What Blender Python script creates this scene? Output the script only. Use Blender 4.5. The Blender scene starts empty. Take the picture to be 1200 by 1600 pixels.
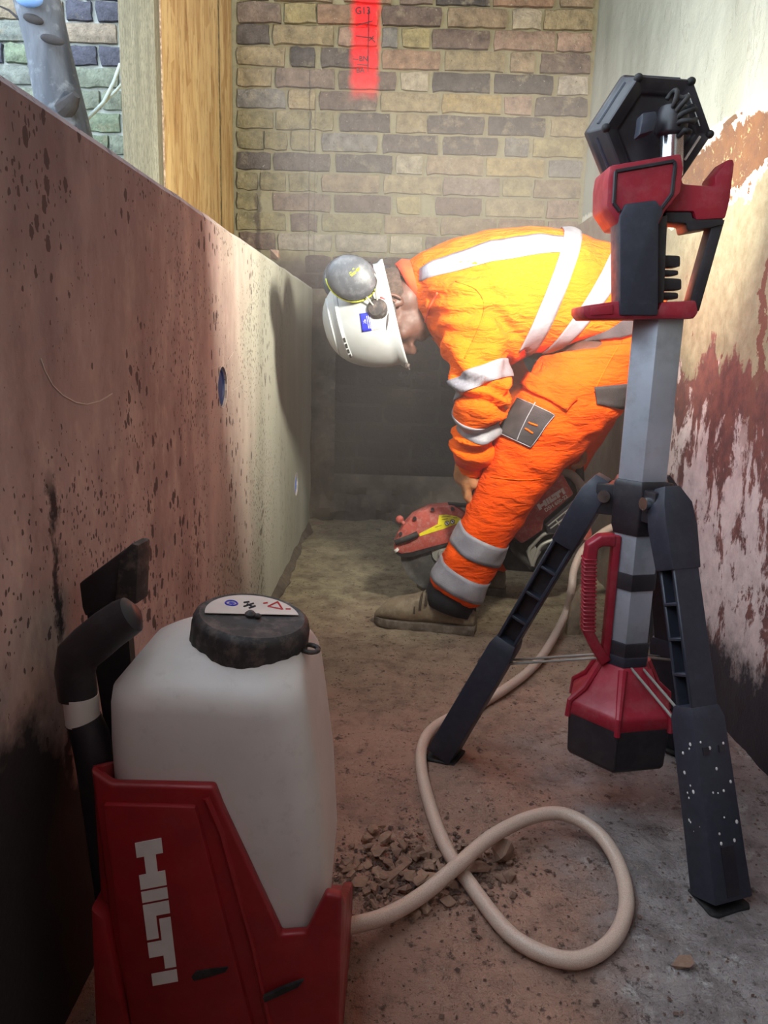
import bpy, bmesh, math, random
from math import sin, cos, pi, radians
from mathutils import Vector, Matrix, noise
from mathutils.bvhtree import BVHTree
random.seed(7)
SC = bpy.context.scene
COL = SC.collection

# ---------------------------------------------------------------- camera
EYE = Vector((0, 0, .76))
FPX = 1200.0
_p, _y, _r = radians(12.2), radians(-.6), radians(1.7)
FW = Vector((sin(_y)*cos(_p), cos(_y)*cos(_p), -sin(_p)))
_rt = Vector((cos(_y), -sin(_y), 0)); _up = _rt.cross(FW)
RT = cos(_r)*_rt + sin(_r)*_up
UP = -sin(_r)*_rt + cos(_r)*_up
cam = bpy.data.cameras.new('camera')
cam.sensor_fit = 'AUTO'; cam.sensor_width = 36; cam.lens = 27.0; cam.clip_start = .02
camo = bpy.data.objects.new('camera', cam); COL.objects.link(camo)
camo.matrix_world = Matrix(((RT.x, UP.x, -FW.x, EYE.x), (RT.y, UP.y, -FW.y, EYE.y), (RT.z, UP.z, -FW.z, EYE.z), (0, 0, 0, 1)))
SC.camera = camo

# ---------------------------------------------------------------- sky, light, exposure
SC.view_settings.view_transform = 'Standard'
SC.view_settings.look = 'None'
SC.view_settings.gamma = 1
SC.view_settings.use_curve_mapping = False
SC.view_settings.exposure = 0.62
W = bpy.data.worlds.new('overcast_sky'); SC.world = W; W.use_nodes = True
W.node_tree.nodes['Background'].inputs[0].default_value = (.74, .88, 1.0, 1)
W.node_tree.nodes['Background'].inputs[1].default_value = 3.0
LAMP_WATTS = 19.0
LAMP_COLOUR = (1.0, .95, .80)
SC.cycles.max_bounces = 8; SC.cycles.diffuse_bounces = 5
SC.cycles.use_denoising = True
SC.cycles.sample_clamp_indirect = 6

def at(px, py, X=None, Y=None, Z=None):
    d = RT*((px-600)/FPX) - UP*((py-800)/FPX) + FW
    if X is not None: t = (X-EYE.x)/d.x
    elif Y is not None: t = (Y-EYE.y)/d.y
    else: t = (Z-EYE.z)/d.z
    return EYE + d*t

# ---------------------------------------------------------------- mesh helpers
class MB:
    def __init__(s): s.bm = bmesh.new()
    def poly(s, vs, fs):
        vv = [s.bm.verts.new(v) for v in vs]
        for f in fs:
            try: s.bm.faces.new([vv[i] for i in f])
            except ValueError: pass
        return s
    def box(s, c, size, rot=None):
        h = Vector(size)/2; c = Vector(c)
        vs = []
        for x in (-1, 1):
            for y in (-1, 1):
                for z in (-1, 1):
                    v = Vector((x*h.x, y*h.y, z*h.z))
                    if rot is not None: v = rot @ v
                    vs.append(c+v)
        return s.poly(vs, [(0,1,3,2),(4,6,7,5),(0,4,5,1),(2,3,7,6),(0,2,6,4),(1,5,7,3)])
    def prism(s, pts, ext):
        pts = [Vector(p) for p in pts]; ext = Vector(ext); n = len(pts)
        vs = pts+[p+ext for p in pts]
        fs = [tuple(range(n)), tuple(range(2*n-1, n-1, -1))]+[(i, i+n, (i+1) % n+n, (i+1) % n) for i in range(n)]
        return s.poly(vs, fs)
    def rings(s, rs, cap=True, closed=True):
        n = len(rs[0]); vs = [v for r in rs for v in r]; fs = []
        for k in range(len(rs)-1):
            for i in range(n if closed else n-1):
                j = (i+1) % n
                fs.append((k*n+i, k*n+j, (k+1)*n+j, (k+1)*n+i))
        if cap:
            fs.append(tuple(range(n-1, -1, -1))); m = (len(rs)-1)*n
            fs.append(tuple(m+i for i in range(n)))
        return s.poly(vs, fs)
    def tube(s, pts, r, n=10, cap=True, flat=None):
        pts = [Vector(p) for p in pts]; m = len(pts)
        rr = r if isinstance(r, (list, tuple)) else [r]*m
        rs = []; ref = None
        for i, p in enumerate(pts):
            t = (pts[min(i+1, m-1)]-pts[max(i-1, 0)]).normalized()
            if ref is None:
                ref = Vector((0, 0, 1)) if abs(t.z) < .9 else Vector((1, 0, 0))
            e1 = (ref-t*ref.dot(t)).normalized(); ref = e1; e2 = t.cross(e1)
            rs.append([p+(e1*cos(2*pi*k/n)+e2*sin(2*pi*k/n)*(flat or 1))*rr[i] for k in range(n)])
        return s.rings(rs, cap)
    def cyl(s, a, b, r, n=20, r2=None): return s.tube([a, b], [r, r if r2 is None else r2], n)
    def lathe(s, c, axis, prof, n=28):
        axis = Vector(axis).normalized(); c = Vector(c)
        ref = Vector((0, 0, 1)) if abs(axis.z) < .9 else Vector((1, 0, 0))
        e1 = (ref-axis*ref.dot(axis)).normalized(); e2 = axis.cross(e1)
        return s.rings([[c+axis*h+(e1*cos(2*pi*k/n)+e2*sin(2*pi*k/n))*r for k in range(n)] for r, h in prof])
    def ell(s, c, A, B, C, nu=20, nv=12):
        c = Vector(c); A = Vector(A); B = Vector(B); C = Vector(C)
        rs = []
        for j in range(1, nv):
            th = pi*j/nv
            rs.append([c+C*(-cos(th))+(A*cos(2*pi*i/nu)+B*sin(2*pi*i/nu))*sin(th) for i in range(nu)])
        return s.rings(rs)
    def capsule(s, a, ra, b, rb, n=16):
        a = Vector(a); b = Vector(b); d = (b-a).normalized()
        pr = [(a-d*ra*cos(t), ra*sin(t)) for t in (.15, .5, .9, 1.3)]+[(b+d*rb*cos(t), rb*sin(t)) for t in (1.3, .9, .5, .15)]
        return s.tube([p for p, _ in pr], [r for _, r in pr], n)
    def hull(s, pts):
        vv = [s.bm.verts.new(p) for p in pts]
        g = bmesh.ops.convex_hull(s.bm, input=vv)
        bad = [e for e in g['geom_interior'] if isinstance(e, bmesh.types.BMVert)]
        if bad: bmesh.ops.delete(s.bm, geom=bad, context='VERTS')
        return s
    def bevel(s, w, seg=2, ang=28):
        bmesh.ops.recalc_face_normals(s.bm, faces=s.bm.faces)
        es = [e for e in s.bm.edges if len(e.link_faces) == 2 and e.calc_face_angle(0) > radians(ang)]
        if es: bmesh.ops.bevel(s.bm, geom=es, offset=w, segments=seg, profile=.6, affect='EDGES', clamp_overlap=True)
        return s
    def bvh(s):
        bmesh.ops.recalc_face_normals(s.bm, faces=s.bm.faces)
        return BVHTree.FromBMesh(s.bm)

WL = {}
def mesh_of(mb, mat, smooth, origin, name):
    bm = mb.bm
    bmesh.ops.recalc_face_normals(bm, faces=bm.faces)
    if origin.length > 0: bmesh.ops.translate(bm, verts=bm.verts, vec=-origin)
    me = bpy.data.meshes.new(name); bm.to_mesh(me); bm.free()
    for m in (mat if isinstance(mat, (list, tuple)) else [mat]): me.materials.append(m)
    if smooth:
        me.polygons.foreach_set('use_smooth', [True]*len(me.polygons))
        if smooth != 'all': me.set_sharp_from_angle(angle=radians(38))
    return me
def obj(name, mb, mat, parent=None, smooth=True, label=None):
    """link a builder's shape (world coordinates) as one mesh object below its parent"""
    org = WL.get(parent.name, Vector((0, 0, 0))) if parent else Vector((0, 0, 0))
    o = bpy.data.objects.new(name, mesh_of(mb, mat, smooth, org, name)); COL.objects.link(o)
    if parent: o.parent = parent; WL[o.name] = org
    else: WL[o.name] = Vector((0, 0, 0))
    if label: o['label'] = label
    return o
def single(name, mb, mat, label, cat, loc, group=None, smooth=True):
    loc = Vector(loc)
    o = bpy.data.objects.new(name, mesh_of(mb, mat, smooth, loc, name)); COL.objects.link(o); o.location = loc
    WL[o.name] = loc; o['label'] = label; o['category'] = cat
    if group: o['group'] = group
    return o
def thing(name, label, cat, loc, group=None):
    o = bpy.data.objects.new(name, None); COL.objects.link(o); o.location = loc
    WL[o.name] = Vector(loc); o['label'] = label; o['category'] = cat
    if group: o['group'] = group
    return o
def struct(name, mb, mat, parent=None, smooth=False):
    o = obj(name, mb, mat, parent, smooth)
    if not parent: o['kind'] = 'structure'
    return o

# ---------------------------------------------------------------- materials
def srgb(r, g, b):
    f = lambda c: (c/255/12.92) if c <= 10 else ((c/255+.055)/1.055)**2.4
    return (f(r), f(g), f(b), 1)
class NT:
    def __init__(s, name):
        s.m = bpy.data.materials.new(name); s.m.use_nodes = True
        s.t = s.m.node_tree; s.b = s.t.nodes['Principled BSDF']; s.N = s.t.nodes; s.L = s.t.links
        s.geo = s.N.new('ShaderNodeNewGeometry'); s.pos = s.geo.outputs['Position']
    def link(s, a, b): s.L.new(a, b)
    def val(s, sock, v):
        if hasattr(v, 'node'): s.link(v, sock)
        else: sock.default_value = v
    def scaled(s, sc, off=(0, 0, 0), src=None):
        n = s.N.new('ShaderNodeMapping'); s.link(src or s.pos, n.inputs[0])
        n.inputs['Scale'].default_value = sc; n.inputs['Location'].default_value = off
        return n.outputs[0]
    def noise(s, scale=10, detail=4, rough=.55, vec=None, dist=0):
        n = s.N.new('ShaderNodeTexNoise'); s.link(vec or s.pos, n.inputs['Vector'])
        n.inputs['Scale'].default_value = scale; n.inputs['Detail'].default_value = detail
        n.inputs['Roughness'].default_value = rough; n.inputs['Distortion'].default_value = dist
        return n.outputs[0]
    def voro(s, scale, vec=None, feature='F1', rnd=1):
        n = s.N.new('ShaderNodeTexVoronoi'); s.link(vec or s.pos, n.inputs['Vector'])
        n.inputs['Scale'].default_value = scale; n.feature = feature; n.inputs['Randomness'].default_value = rnd
        return n
    def ramp(s, fac, a, b, lo=0., hi=1.):
        n = s.N.new('ShaderNodeMapRange'); n.clamp = True
        s.val(n.inputs[0], fac); s.val(n.inputs[1], a); s.val(n.inputs[2], b); s.val(n.inputs[3], lo); s.val(n.inputs[4], hi)
        return n.outputs[0]
    def mix(s, fac, a, b):
        n = s.N.new('ShaderNodeMix'); n.data_type = 'RGBA'
        s.val(n.inputs[0], fac); s.val(n.inputs[6], a); s.val(n.inputs[7], b); return n.outputs[2]
    def math(s, op, a, b=0.):
        n = s.N.new('ShaderNodeMath'); n.operation = op; s.val(n.inputs[0], a); s.val(n.inputs[1], b); return n.outputs[0]
    def xyz(s):
        n = s.N.new('ShaderNodeSeparateXYZ'); s.link(s.pos, n.inputs[0]); return n.outputs
    def bump(s, h, strength=.3, dist=.01, prev=None):
        n = s.N.new('ShaderNodeBump'); n.inputs['Strength'].default_value = strength; n.inputs['Distance'].default_value = dist
        s.link(h, n.inputs['Height'])
        if prev is not None: s.link(prev, n.inputs['Normal'])
        return n.outputs[0]
    def done(s, col, rough=.6, bump=None, metal=0, **kw):
        s.val(s.b.inputs['Base Color'], col); s.val(s.b.inputs['Roughness'], rough); s.b.inputs['Metallic'].default_value = metal
        if bump is not None: s.link(bump, s.b.inputs['Normal'])
        for k, v in kw.items(): s.b.inputs[k.replace('_', ' ')].default_value = v
        return s.m
def simple(name, c, rough=.5, metal=0, c2=None, sc=14, bsc=60, bst=.12, dust=None, damt=.5, **kw):
    t = NT(name)
    col = t.mix(t.ramp(t.noise(sc, 5), .35, .65), c, c2 or tuple(x*.8 for x in c[:3])+(1,))
    if dust: col = t.mix(t.math('MULTIPLY', t.ramp(t.noise(sc*2.3, 6, .7), .48, .72), damt), col, dust)
    return t.done(col, t.ramp(t.noise(sc*2, 3), .3, .7, max(rough-.08, .05), min(rough+.1, 1)), t.bump(t.noise(bsc, 4), bst, .004), metal, **kw)

DUST = srgb(172, 160, 150)
M = {}
M['black_plastic'] = simple('black_plastic', srgb(42, 38, 44), .45, dust=DUST, damt=.05, bst=.05)
M['dark_plastic'] = simple('dark_blue_grey_plastic', srgb(46, 48, 60), .48, c2=srgb(42, 44, 55), dust=srgb(120, 124, 134), damt=.07, sc=30, bst=.05)
M['black_rubber'] = simple('black_rubber', srgb(30, 28, 30), .75, dust=DUST, damt=.12)
M['red_plastic'] = simple('red_plastic', srgb(160, 30, 50), .45, c2=srgb(140, 24, 42), dust=srgb(190, 130, 130), damt=.18)
M['red_housing'] = simple('dusty_red_housing', srgb(176, 78, 66), .65, c2=srgb(156, 64, 56), dust=srgb(186, 150, 138), damt=.6, sc=34)
M['tank_red'] = simple('tank_red_plastic', srgb(146, 26, 32), .45, c2=srgb(128, 22, 28), dust=srgb(150, 80, 74), damt=.15)
M['aluminium'] = simple('aluminium', srgb(186, 190, 200), .45, .45, c2=srgb(166, 170, 180), sc=8, dust=srgb(120, 115, 115), damt=.4)
M['bare_metal'] = simple('dusty_grey_metal', srgb(150, 148, 140), .55, .3, dust=DUST, damt=.5)
M['chrome'] = simple('polished_steel', srgb(200, 202, 208), .22, 1, bst=.02)
M['blade_steel'] = simple('blade_steel', srgb(96, 94, 92), .55, .3, c2=srgb(80, 78, 76), sc=25, dust=DUST, damt=.3)
M['white_print'] = simple('white_print', srgb(226, 220, 214), .6, bst=.02)
M['dark_print'] = simple('dark_print', srgb(40, 36, 44), .7, bst=.02)
M['yellow_label'] = simple('yellow_label', srgb(232, 218, 30), .5, bst=.03, dust=srgb(170, 160, 60), damt=.35, sc=30)
M['blue_print'] = simple('blue_print', srgb(34, 44, 180), .5, bst=.02)
M['red_print'] = simple('red_print', srgb(190, 40, 40), .5, bst=.02)
M['lime_print'] = simple('lime_print', srgb(215, 225, 40), .5, bst=.02)
M['black_fabric'] = simple('black_fabric', srgb(34, 30, 34), .9, bsc=400, bst=.3)
M['grey_fabric'] = simple('charcoal_fabric', srgb(66, 56, 58), .9, c2=srgb(54, 47, 49), bsc=500, bst=.4)
M['waist_fabric'] = simple('waistband_fabric', srgb(54, 44, 48), .9, c2=srgb(74, 62, 66), sc=30, bsc=500, bst=.4)
M['lace'] = simple('lace', srgb(70, 58, 46), .9)
M['tape'] = simple('silver_reflective_tape', srgb(150, 146, 152), .5, c2=srgb(128, 124, 132), sc=22, bsc=220, bst=.18)
M['jacket_tape'] = simple('silver_jacket_tape', srgb(126, 122, 130), .55, c2=srgb(106, 102, 110), sc=22, bsc=160, bst=.25)
M['helmet_white'] = simple('white_helmet_plastic', srgb(166, 169, 172), .38, c2=srgb(150, 152, 152), sc=9, bst=.02, dust=srgb(150, 140, 130), damt=.25)
M['muff_grey'] = simple('ear_muff_grey', srgb(76, 78, 84), .45, c2=srgb(60, 62, 68), dust=srgb(150, 150, 155), damt=.3, sc=20)
M['skin'] = simple('skin', srgb(84, 52, 43), .6, c2=srgb(70, 43, 36), sc=30, bsc=200)
M['hair'] = simple('dark_cropped_hair', srgb(74, 58, 52), .9, c2=srgb(52, 42, 38), sc=120, bsc=500, bst=.6)
M['glove'] = simple('brown_leather_glove', srgb(168, 112, 68), .8, c2=srgb(140, 92, 60), sc=30, bsc=120, bst=.3, dust=srgb(150, 130, 110), damt=.4)
M['boot'] = simple('dusty_tan_leather', srgb(140, 122, 98), .85, c2=srgb(112, 96, 78), sc=18, bsc=90, bst=.3, dust=srgb(172, 158, 136), damt=.6)
M['sole'] = simple('boot_sole', srgb(112, 98, 84), .9, c2=srgb(88, 76, 66), dust=DUST, damt=.5)
M['cap_label'] = simple('cap_label', srgb(214, 196, 186), .6, bst=.02)
M['cap_black'] = simple('dusty_black_cap', srgb(48, 42, 42), .65, c2=srgb(40, 36, 37), dust=srgb(130, 112, 104), damt=.5, sc=24)
M['blue_plug'] = simple('blue_plastic_plug', srgb(58, 100, 196), .5)
M['navy_plug'] = simple('navy_plastic_plug', srgb(44, 56, 100), .55)
M['tag_blue'] = simple('pale_blue_plastic', srgb(120, 160, 225), .5)
M['cable_white'] = simple('white_cable', srgb(205, 220, 215), .5)

def hivis(name, g=1.):
    t = NT(name)
    n = t.noise(9, 4)
    col = t.mix(t.ramp(n, .35, .7), (.84, .115*g, .003, 1), (.78, .092*g, .002, 1))
    dirt = t.math('MULTIPLY', t.ramp(t.noise(26, 6, .75), .6, .78), .35)
    col = t.mix(dirt, col, (.42, .09, .03, 1))
    w = t.noise(22, 5, .55, t.scaled((1.0, 1.0, 3.2)), .6)
    w2 = t.noise(60, 3, .5, t.scaled((2.2, 1, 1)))
    b = t.bump(w2, .16, .005, t.bump(w, .6, .024))
    b = t.bump(t.noise(900, 1), .12, .001, b)
    return t.done(col, .9, b, Specular_IOR_Level=.15)
M['hivis'] = hivis('orange_hi_vis_fabric')
M['hivis_trousers'] = hivis('orange_hi_vis_trouser_fabric', .72)
def reddish_collar():
    t = NT('red_orange_collar_fabric')
    return t.done(t.mix(t.ramp(t.noise(40, 4), .35, .65), (.75, .06, .01, 1), (.62, .045, .01, 1)), .9, t.bump(t.noise(300, 3), .2, .002))
M['collar'] = reddish_collar()
def tank_white():
    t = NT('translucent_white_polyethylene')
    c = t.mix(t.ramp(t.noise(6, 4), .35, .7), srgb(216, 208, 202), srgb(200, 190, 184))
    c = t.mix(t.math('MULTIPLY', t.ramp(t.noise(50, 6, .75), .56, .75), .25), c, srgb(150, 134, 126))
    return t.done(c, .42, t.bump(t.noise(90, 3), .05, .003), Subsurface_Weight=.25, Subsurface_Radius=(.03, .025, .02), Subsurface_Scale=.3)
M['tank_white'] = tank_white()
def hose_mat():
    t = NT('braided_clear_hose')
    s = t.voro(700); c = t.mix(t.ramp(s.outputs[0], .2, .7), srgb(208, 186, 170), srgb(190, 166, 150))
    return t.done(c, .35, t.bump(s.outputs[0], .15, .002), Subsurface_Weight=.2, Subsurface_Radius=(.01, .008, .006), Subsurface_Scale=.2)
M['hose'] = hose_mat()

# concrete of the low wall: formwork concrete, reddish bounce light near and greyer lamplight far put into its colour
def low_wall():
    t = NT('formwork_concrete_with_painted_light'); x, y, z = t.xyz()
    st = t.noise(5, 4, .5, t.scaled((1, 1, .18)))          # vertical streaks
    big = t.noise(2.2, 4, .6)
    c = t.mix(t.ramp(big, .35, .65), srgb(204, 180, 174), srgb(188, 162, 156))
    c = t.mix(t.math('MULTIPLY', t.ramp(st, .42, .62), .75), c, srgb(148, 122, 118))
    mot = t.noise(17, 7, .72, t.scaled((1, 1, .6)))
    c = t.mix(t.math('MULTIPLY', t.ramp(mot, .50, .66), .55), c, srgb(214, 190, 178))
    c = t.mix(t.math('MULTIPLY', t.ramp(mot, .46, .34), .5), c, srgb(126, 102, 100))
    far = t.ramp(t.math('ADD', y, t.math('MULTIPLY', t.noise(4, 3), .9)), 1.8, 2.5)  # mask of the lamplit far end, painted into the colour
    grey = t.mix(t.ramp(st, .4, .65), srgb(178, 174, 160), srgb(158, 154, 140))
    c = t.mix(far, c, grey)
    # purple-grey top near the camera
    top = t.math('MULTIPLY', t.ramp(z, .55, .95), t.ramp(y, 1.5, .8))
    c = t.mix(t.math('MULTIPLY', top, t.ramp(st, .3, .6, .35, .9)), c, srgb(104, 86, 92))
    # bug holes, stretched upright
    wv = t.N.new('ShaderNodeVectorMath'); wv.operation = 'ADD'; nn = t.N.new('ShaderNodeTexNoise'); t.link(t.pos, nn.inputs['Vector']); nn.inputs['Scale'].default_value = 90; ws = t.N.new('ShaderNodeVectorMath'); ws.operation = 'SCALE'; t.link(nn.outputs['Color'], ws.inputs[0]); ws.inputs['Scale'].default_value = .010; t.link(t.pos, wv.inputs[0]); t.link(ws.outputs[0], wv.inputs[1])
    v = t.voro(46, t.scaled((1, 1, .62), src=wv.outputs[0]), rnd=1)
    dens = t.ramp(t.noise(5, 3, .6, t.scaled((1, 1, .5))), .40, .62)
    hole = t.math('LESS_THAN', v.outputs['Distance'], t.math('MULTIPLY', dens, .30))
    v2 = t.voro(120, t.scaled((1, 1, .62), src=wv.outputs[0]))
    hole2 = t.math('LESS_THAN', v2.outputs['Distance'], t.math('MULTIPLY', t.ramp(t.noise(4, 3), .34, .58), .28))
    h = t.math('MULTIPLY', t.math('MAXIMUM', hole, hole2), t.ramp(y, 2.6, 1.9, .25, 1))
    c = t.mix(t.math('MULTIPLY', h, .85), c, srgb(56, 40, 42))
    # dark rough fracture near the camera and black lower band
    vv = t.math('ABSOLUTE', t.math('SUBTRACT', t.math('ADD', y, t.math('MULTIPLY', t.math('SUBTRACT', t.noise(16, 5, .7), .5), .07)), .775))
    crack = t.math('MULTIPLY', t.ramp(vv, .012, .004), t.math('MULTIPLY', t.ramp(z, .63, .60), t.ramp(t.noise(14, 4), .40, .5)))
    c = t.mix(crack, c, srgb(40, 32, 36))
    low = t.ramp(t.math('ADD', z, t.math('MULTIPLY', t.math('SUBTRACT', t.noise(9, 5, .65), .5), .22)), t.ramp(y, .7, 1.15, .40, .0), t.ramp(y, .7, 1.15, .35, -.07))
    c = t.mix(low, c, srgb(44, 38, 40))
    bh = t.bump(h, -.6, .006); b2 = t.bump(t.noise(130, 5, .65), .22, .004, bh); b3 = t.bump(st, .25, .01, b2)
    b3 = t.bump(crack, -.8, .01, b3)
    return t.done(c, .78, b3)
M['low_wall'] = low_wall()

def right_wall():
    t = NT('peeling_rendered_wall'); x, y, z = t.xyz()
    n1 = t.noise(7, 6, .68); n2 = t.noise(30, 6, .7); nst = t.noise(10, 5, .6, t.scaled((1, 1, .22)))
    zw = t.math('ADD', z, t.math('MULTIPLY', t.math('SUBTRACT', n1, .5), .22))
    zs = t.math('ADD', t.math('ADD', z, t.math('MULTIPLY', t.math('SUBTRACT', nst, .5), .34)), t.math('MULTIPLY', t.math('SUBTRACT', n2, .5), .14))
    up = t.mix(t.ramp(t.noise(5, 4, .5, t.scaled((1, 1, .15))), .4, .65), srgb(158, 160, 148), srgb(140, 142, 130))
    brown = t.mix(t.ramp(n2, .4, .62), srgb(116, 82, 56), srgb(98, 70, 54))
    brown = t.mix(t.math('MULTIPLY', t.ramp(t.noise(60, 6, .8), .58, .66), .8), brown, srgb(214, 192, 136))
    cream = t.mix(t.ramp(n2, .35, .7), srgb(158, 151, 124), srgb(128, 119, 94))
    red = t.mix(t.ramp(n2, .38, .62), srgb(122, 78, 70), srgb(92, 62, 60))
    white = t.mix(t.ramp(n2, .35, .68), srgb(206, 190, 186), srgb(178, 160, 158))
    # peeling mixture of red-brown and white below the cream
    pv = t.noise(13, 8, .72, t.scaled((1, 1, .5)), .3)
    pm = t.ramp(t.math('ADD', pv, t.ramp(z, .72, .5, -.12, .035)), t.math('ADD', .48, t.math('MULTIPLY', t.math('SUBTRACT', n2, .5), .18)), t.math('ADD', .52, t.math('MULTIPLY', t.math('SUBTRACT', n2, .5), .18)))
    low = t.mix(pm, red, white)
    dark_foot = srgb(42, 36, 42)  # dark tone towards the foot of the wall
    c = t.mix(t.ramp(t.math('ADD', t.math('ADD', z, t.math('MULTIPLY', t.math('SUBTRACT', n1, .5), .3)), t.math('MULTIPLY', t.math('SUBTRACT', n2, .5), .2)), .13, .22), dark_foot, low)
    c = t.mix(t.ramp(zs, .735, .75), c, cream)
    crk = t.math('MULTIPLY', t.math('LESS_THAN', t.math('ABSOLUTE', t.math('SUBTRACT', t.math('ADD', y, t.math('MULTIPLY', t.math('SUBTRACT', t.noise(9, 5, .7), .5), .16)), 1.55)), .014), t.ramp(z, .98, .96))
    patch = t.math('GREATER_THAN', t.noise(19, 5, .7, t.scaled((1, 1, .55))), .66)
    c = t.mix(t.math('MULTIPLY', t.math('MAXIMUM', patch, crk), t.ramp(z, .5, .74)), c, srgb(112, 74, 62))
    c = t.mix(t.ramp(zw, 1.09, 1.105), c, brown)
    lip = t.math('MULTIPLY', t.math('LESS_THAN', t.math('ABSOLUTE', t.math('SUBTRACT', zw, 1.10)), .012), t.math('GREATER_THAN', n2, .45))
    c = t.mix(lip, c, srgb(222, 216, 196))
    edge = t.ramp(t.math('ADD', z, t.math('MULTIPLY', t.math('SUBTRACT', n2, .5), .09)), 1.235, 1.245)
    c = t.mix(t.math('MULTIPLY', edge, t.math('GREATER_THAN', n1, .43)), c, srgb(222, 218, 204))
    c = t.mix(t.ramp(t.math('ADD', z, t.math('MULTIPLY', t.math('SUBTRACT', n2, .5), .05)), 1.275, 1.285), c, up)
    # the far stretch by the corner is coated dull brown below the ledge
    fr = t.math('MULTIPLY', t.ramp(t.math('ADD', y, t.math('MULTIPLY', n1, .3)), 2.25, 2.5), t.ramp(z, 1.27, 1.25))
    c = t.mix(fr, c, t.mix(t.ramp(n1, .4, .65), srgb(128, 102, 90), srgb(146, 128, 108)))
    b = t.bump(n2, .35, .008, t.bump(pm, .5, .004)); b = t.bump(t.noise(180, 4, .7), .25, .003, b)
    return t.done(c, .82, b)
M['right_wall'] = right_wall()

def mortar(name, c1, c2, spray=False):
    t = NT(name); x, y, z = t.xyz()
    c = t.mix(t.ramp(t.noise(8, 5), .35, .65), c1, c2)
    c = t.mix(t.math('MULTIPLY', t.ramp(t.noise(70, 5, .7), .5, .75), .5), c, tuple(v*.6 for v in c2[:3])+(1,))
    if spray: c = wall_marks(t, c)
    return t.done(c, .92, t.bump(t.noise(110, 5, .7), .5, .006))
def wall_marks(t, c):
    """the red spray stripe, the pencil lines and the dark foot of the brick wall: paint and stains at fixed places on it"""
    x, y, z = t.xyz()
    wob = t.math('MULTIPLY', t.math('SUBTRACT', t.noise(30, 3), .5), .03)
    xa = t.math('ABSOLUTE', t.math('SUBTRACT', t.math('ADD', x, wob), SPRAY_X))
    sx = t.ramp(xa, .062, .036); sz = t.math('MULTIPLY', t.ramp(t.math('ADD', z, wob), SPRAY_Z-.03, SPRAY_Z+.045), t.ramp(t.math('ADD', z, wob), 2.16, 2.10))
    c = t.mix(t.math('MULTIPLY', t.math('MULTIPLY', sx, sz), .93), c, (.92, .022, .030, 1))
    for lx, z0, z1, a in ((-.37, 1.1, 1.80, .65), (-.348, 1.1, 1.70, .4)):
        l = t.math('MULTIPLY', t.math('LESS_THAN', t.math('ABSOLUTE', t.math('SUBTRACT', x, lx)), .0022), t.math('MULTIPLY', t.ramp(z, z0, z0+.01), t.ramp(z, z1, z1-.02)))
        c = t.mix(t.math('MULTIPLY', l, a), c, srgb(60, 52, 50))
    drip = t.math('MULTIPLY', t.ramp(t.math('ABSOLUTE', t.math('SUBTRACT', t.math('ADD', x, wob), -.575)), .014, .005), t.ramp(z, 1.42, 1.3))
    c = t.mix(t.math('MULTIPLY', drip, .7), c, srgb(60, 46, 44))
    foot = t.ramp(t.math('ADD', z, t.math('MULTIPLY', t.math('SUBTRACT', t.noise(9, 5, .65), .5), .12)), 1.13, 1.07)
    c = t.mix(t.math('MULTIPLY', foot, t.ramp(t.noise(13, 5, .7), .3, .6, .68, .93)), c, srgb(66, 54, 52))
    return c
_s = at(570, 80, Y=3.24); SPRAY_X = _s.x; SPRAY_Z = at(570, 146, Y=3.24).z
M['mortar'] = mortar('old_lime_mortar', srgb(142, 133, 106), srgb(128, 119, 94), True)
M['mortar_outside'] = mortar('pale_weathered_mortar', srgb(208, 212, 208), srgb(188, 194, 188))
def brick_mat(name, marks):
    t = NT(name)
    oi = t.N.new('ShaderNodeObjectInfo')
    off = t.N.new('ShaderNodeVectorMath'); off.operation = 'ADD'; t.link(t.pos, off.inputs[0])
    cb = t.N.new('ShaderNodeCombineXYZ'); t.link(t.math('MULTIPLY', oi.outputs['Random'], 37.0), cb.inputs[0]); t.link(cb.outputs[0], off.inputs[1])
    v = off.outputs[0]
    n = t.noise(26, 6, .7, v); n2 = t.noise(80, 5, .7, v); n3 = t.noise(15, 5, .65, v)
    dk = t.N.new('ShaderNodeMix'); dk.data_type = 'RGBA'; dk.blend_type = 'MULTIPLY'; dk.inputs[0].default_value = 1
    t.link(oi.outputs['Color'], dk.inputs[6]); t.link(t.mix(t.ramp(n, .3, .7), (1.12, 1.09, 1.04, 1), (.42, .41, .41, 1)), dk.inputs[7])
    c = dk.outputs[2]
    c = t.mix(t.math('MULTIPLY', t.ramp(n3, .57, .72), .55), c, srgb(160, 146, 120))
    c = t.mix(t.math('MULTIPLY', t.ramp(n2, .64, .72), .55), c, srgb(200, 190, 168))
    c = t.mix(t.math('MULTIPLY', t.math('LESS_THAN', n2, .33), .7), c, srgb(50, 40, 38))
    if marks: c = wall_marks(t, c)
    return t.done(c, .9, t.bump(n2, .8, .008, t.bump(n, .8, .014)))
M['brick'] = brick_mat('old_stock_brick', True)
M['brick_outside'] = brick_mat('weathered_outside_brick', False)

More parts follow.
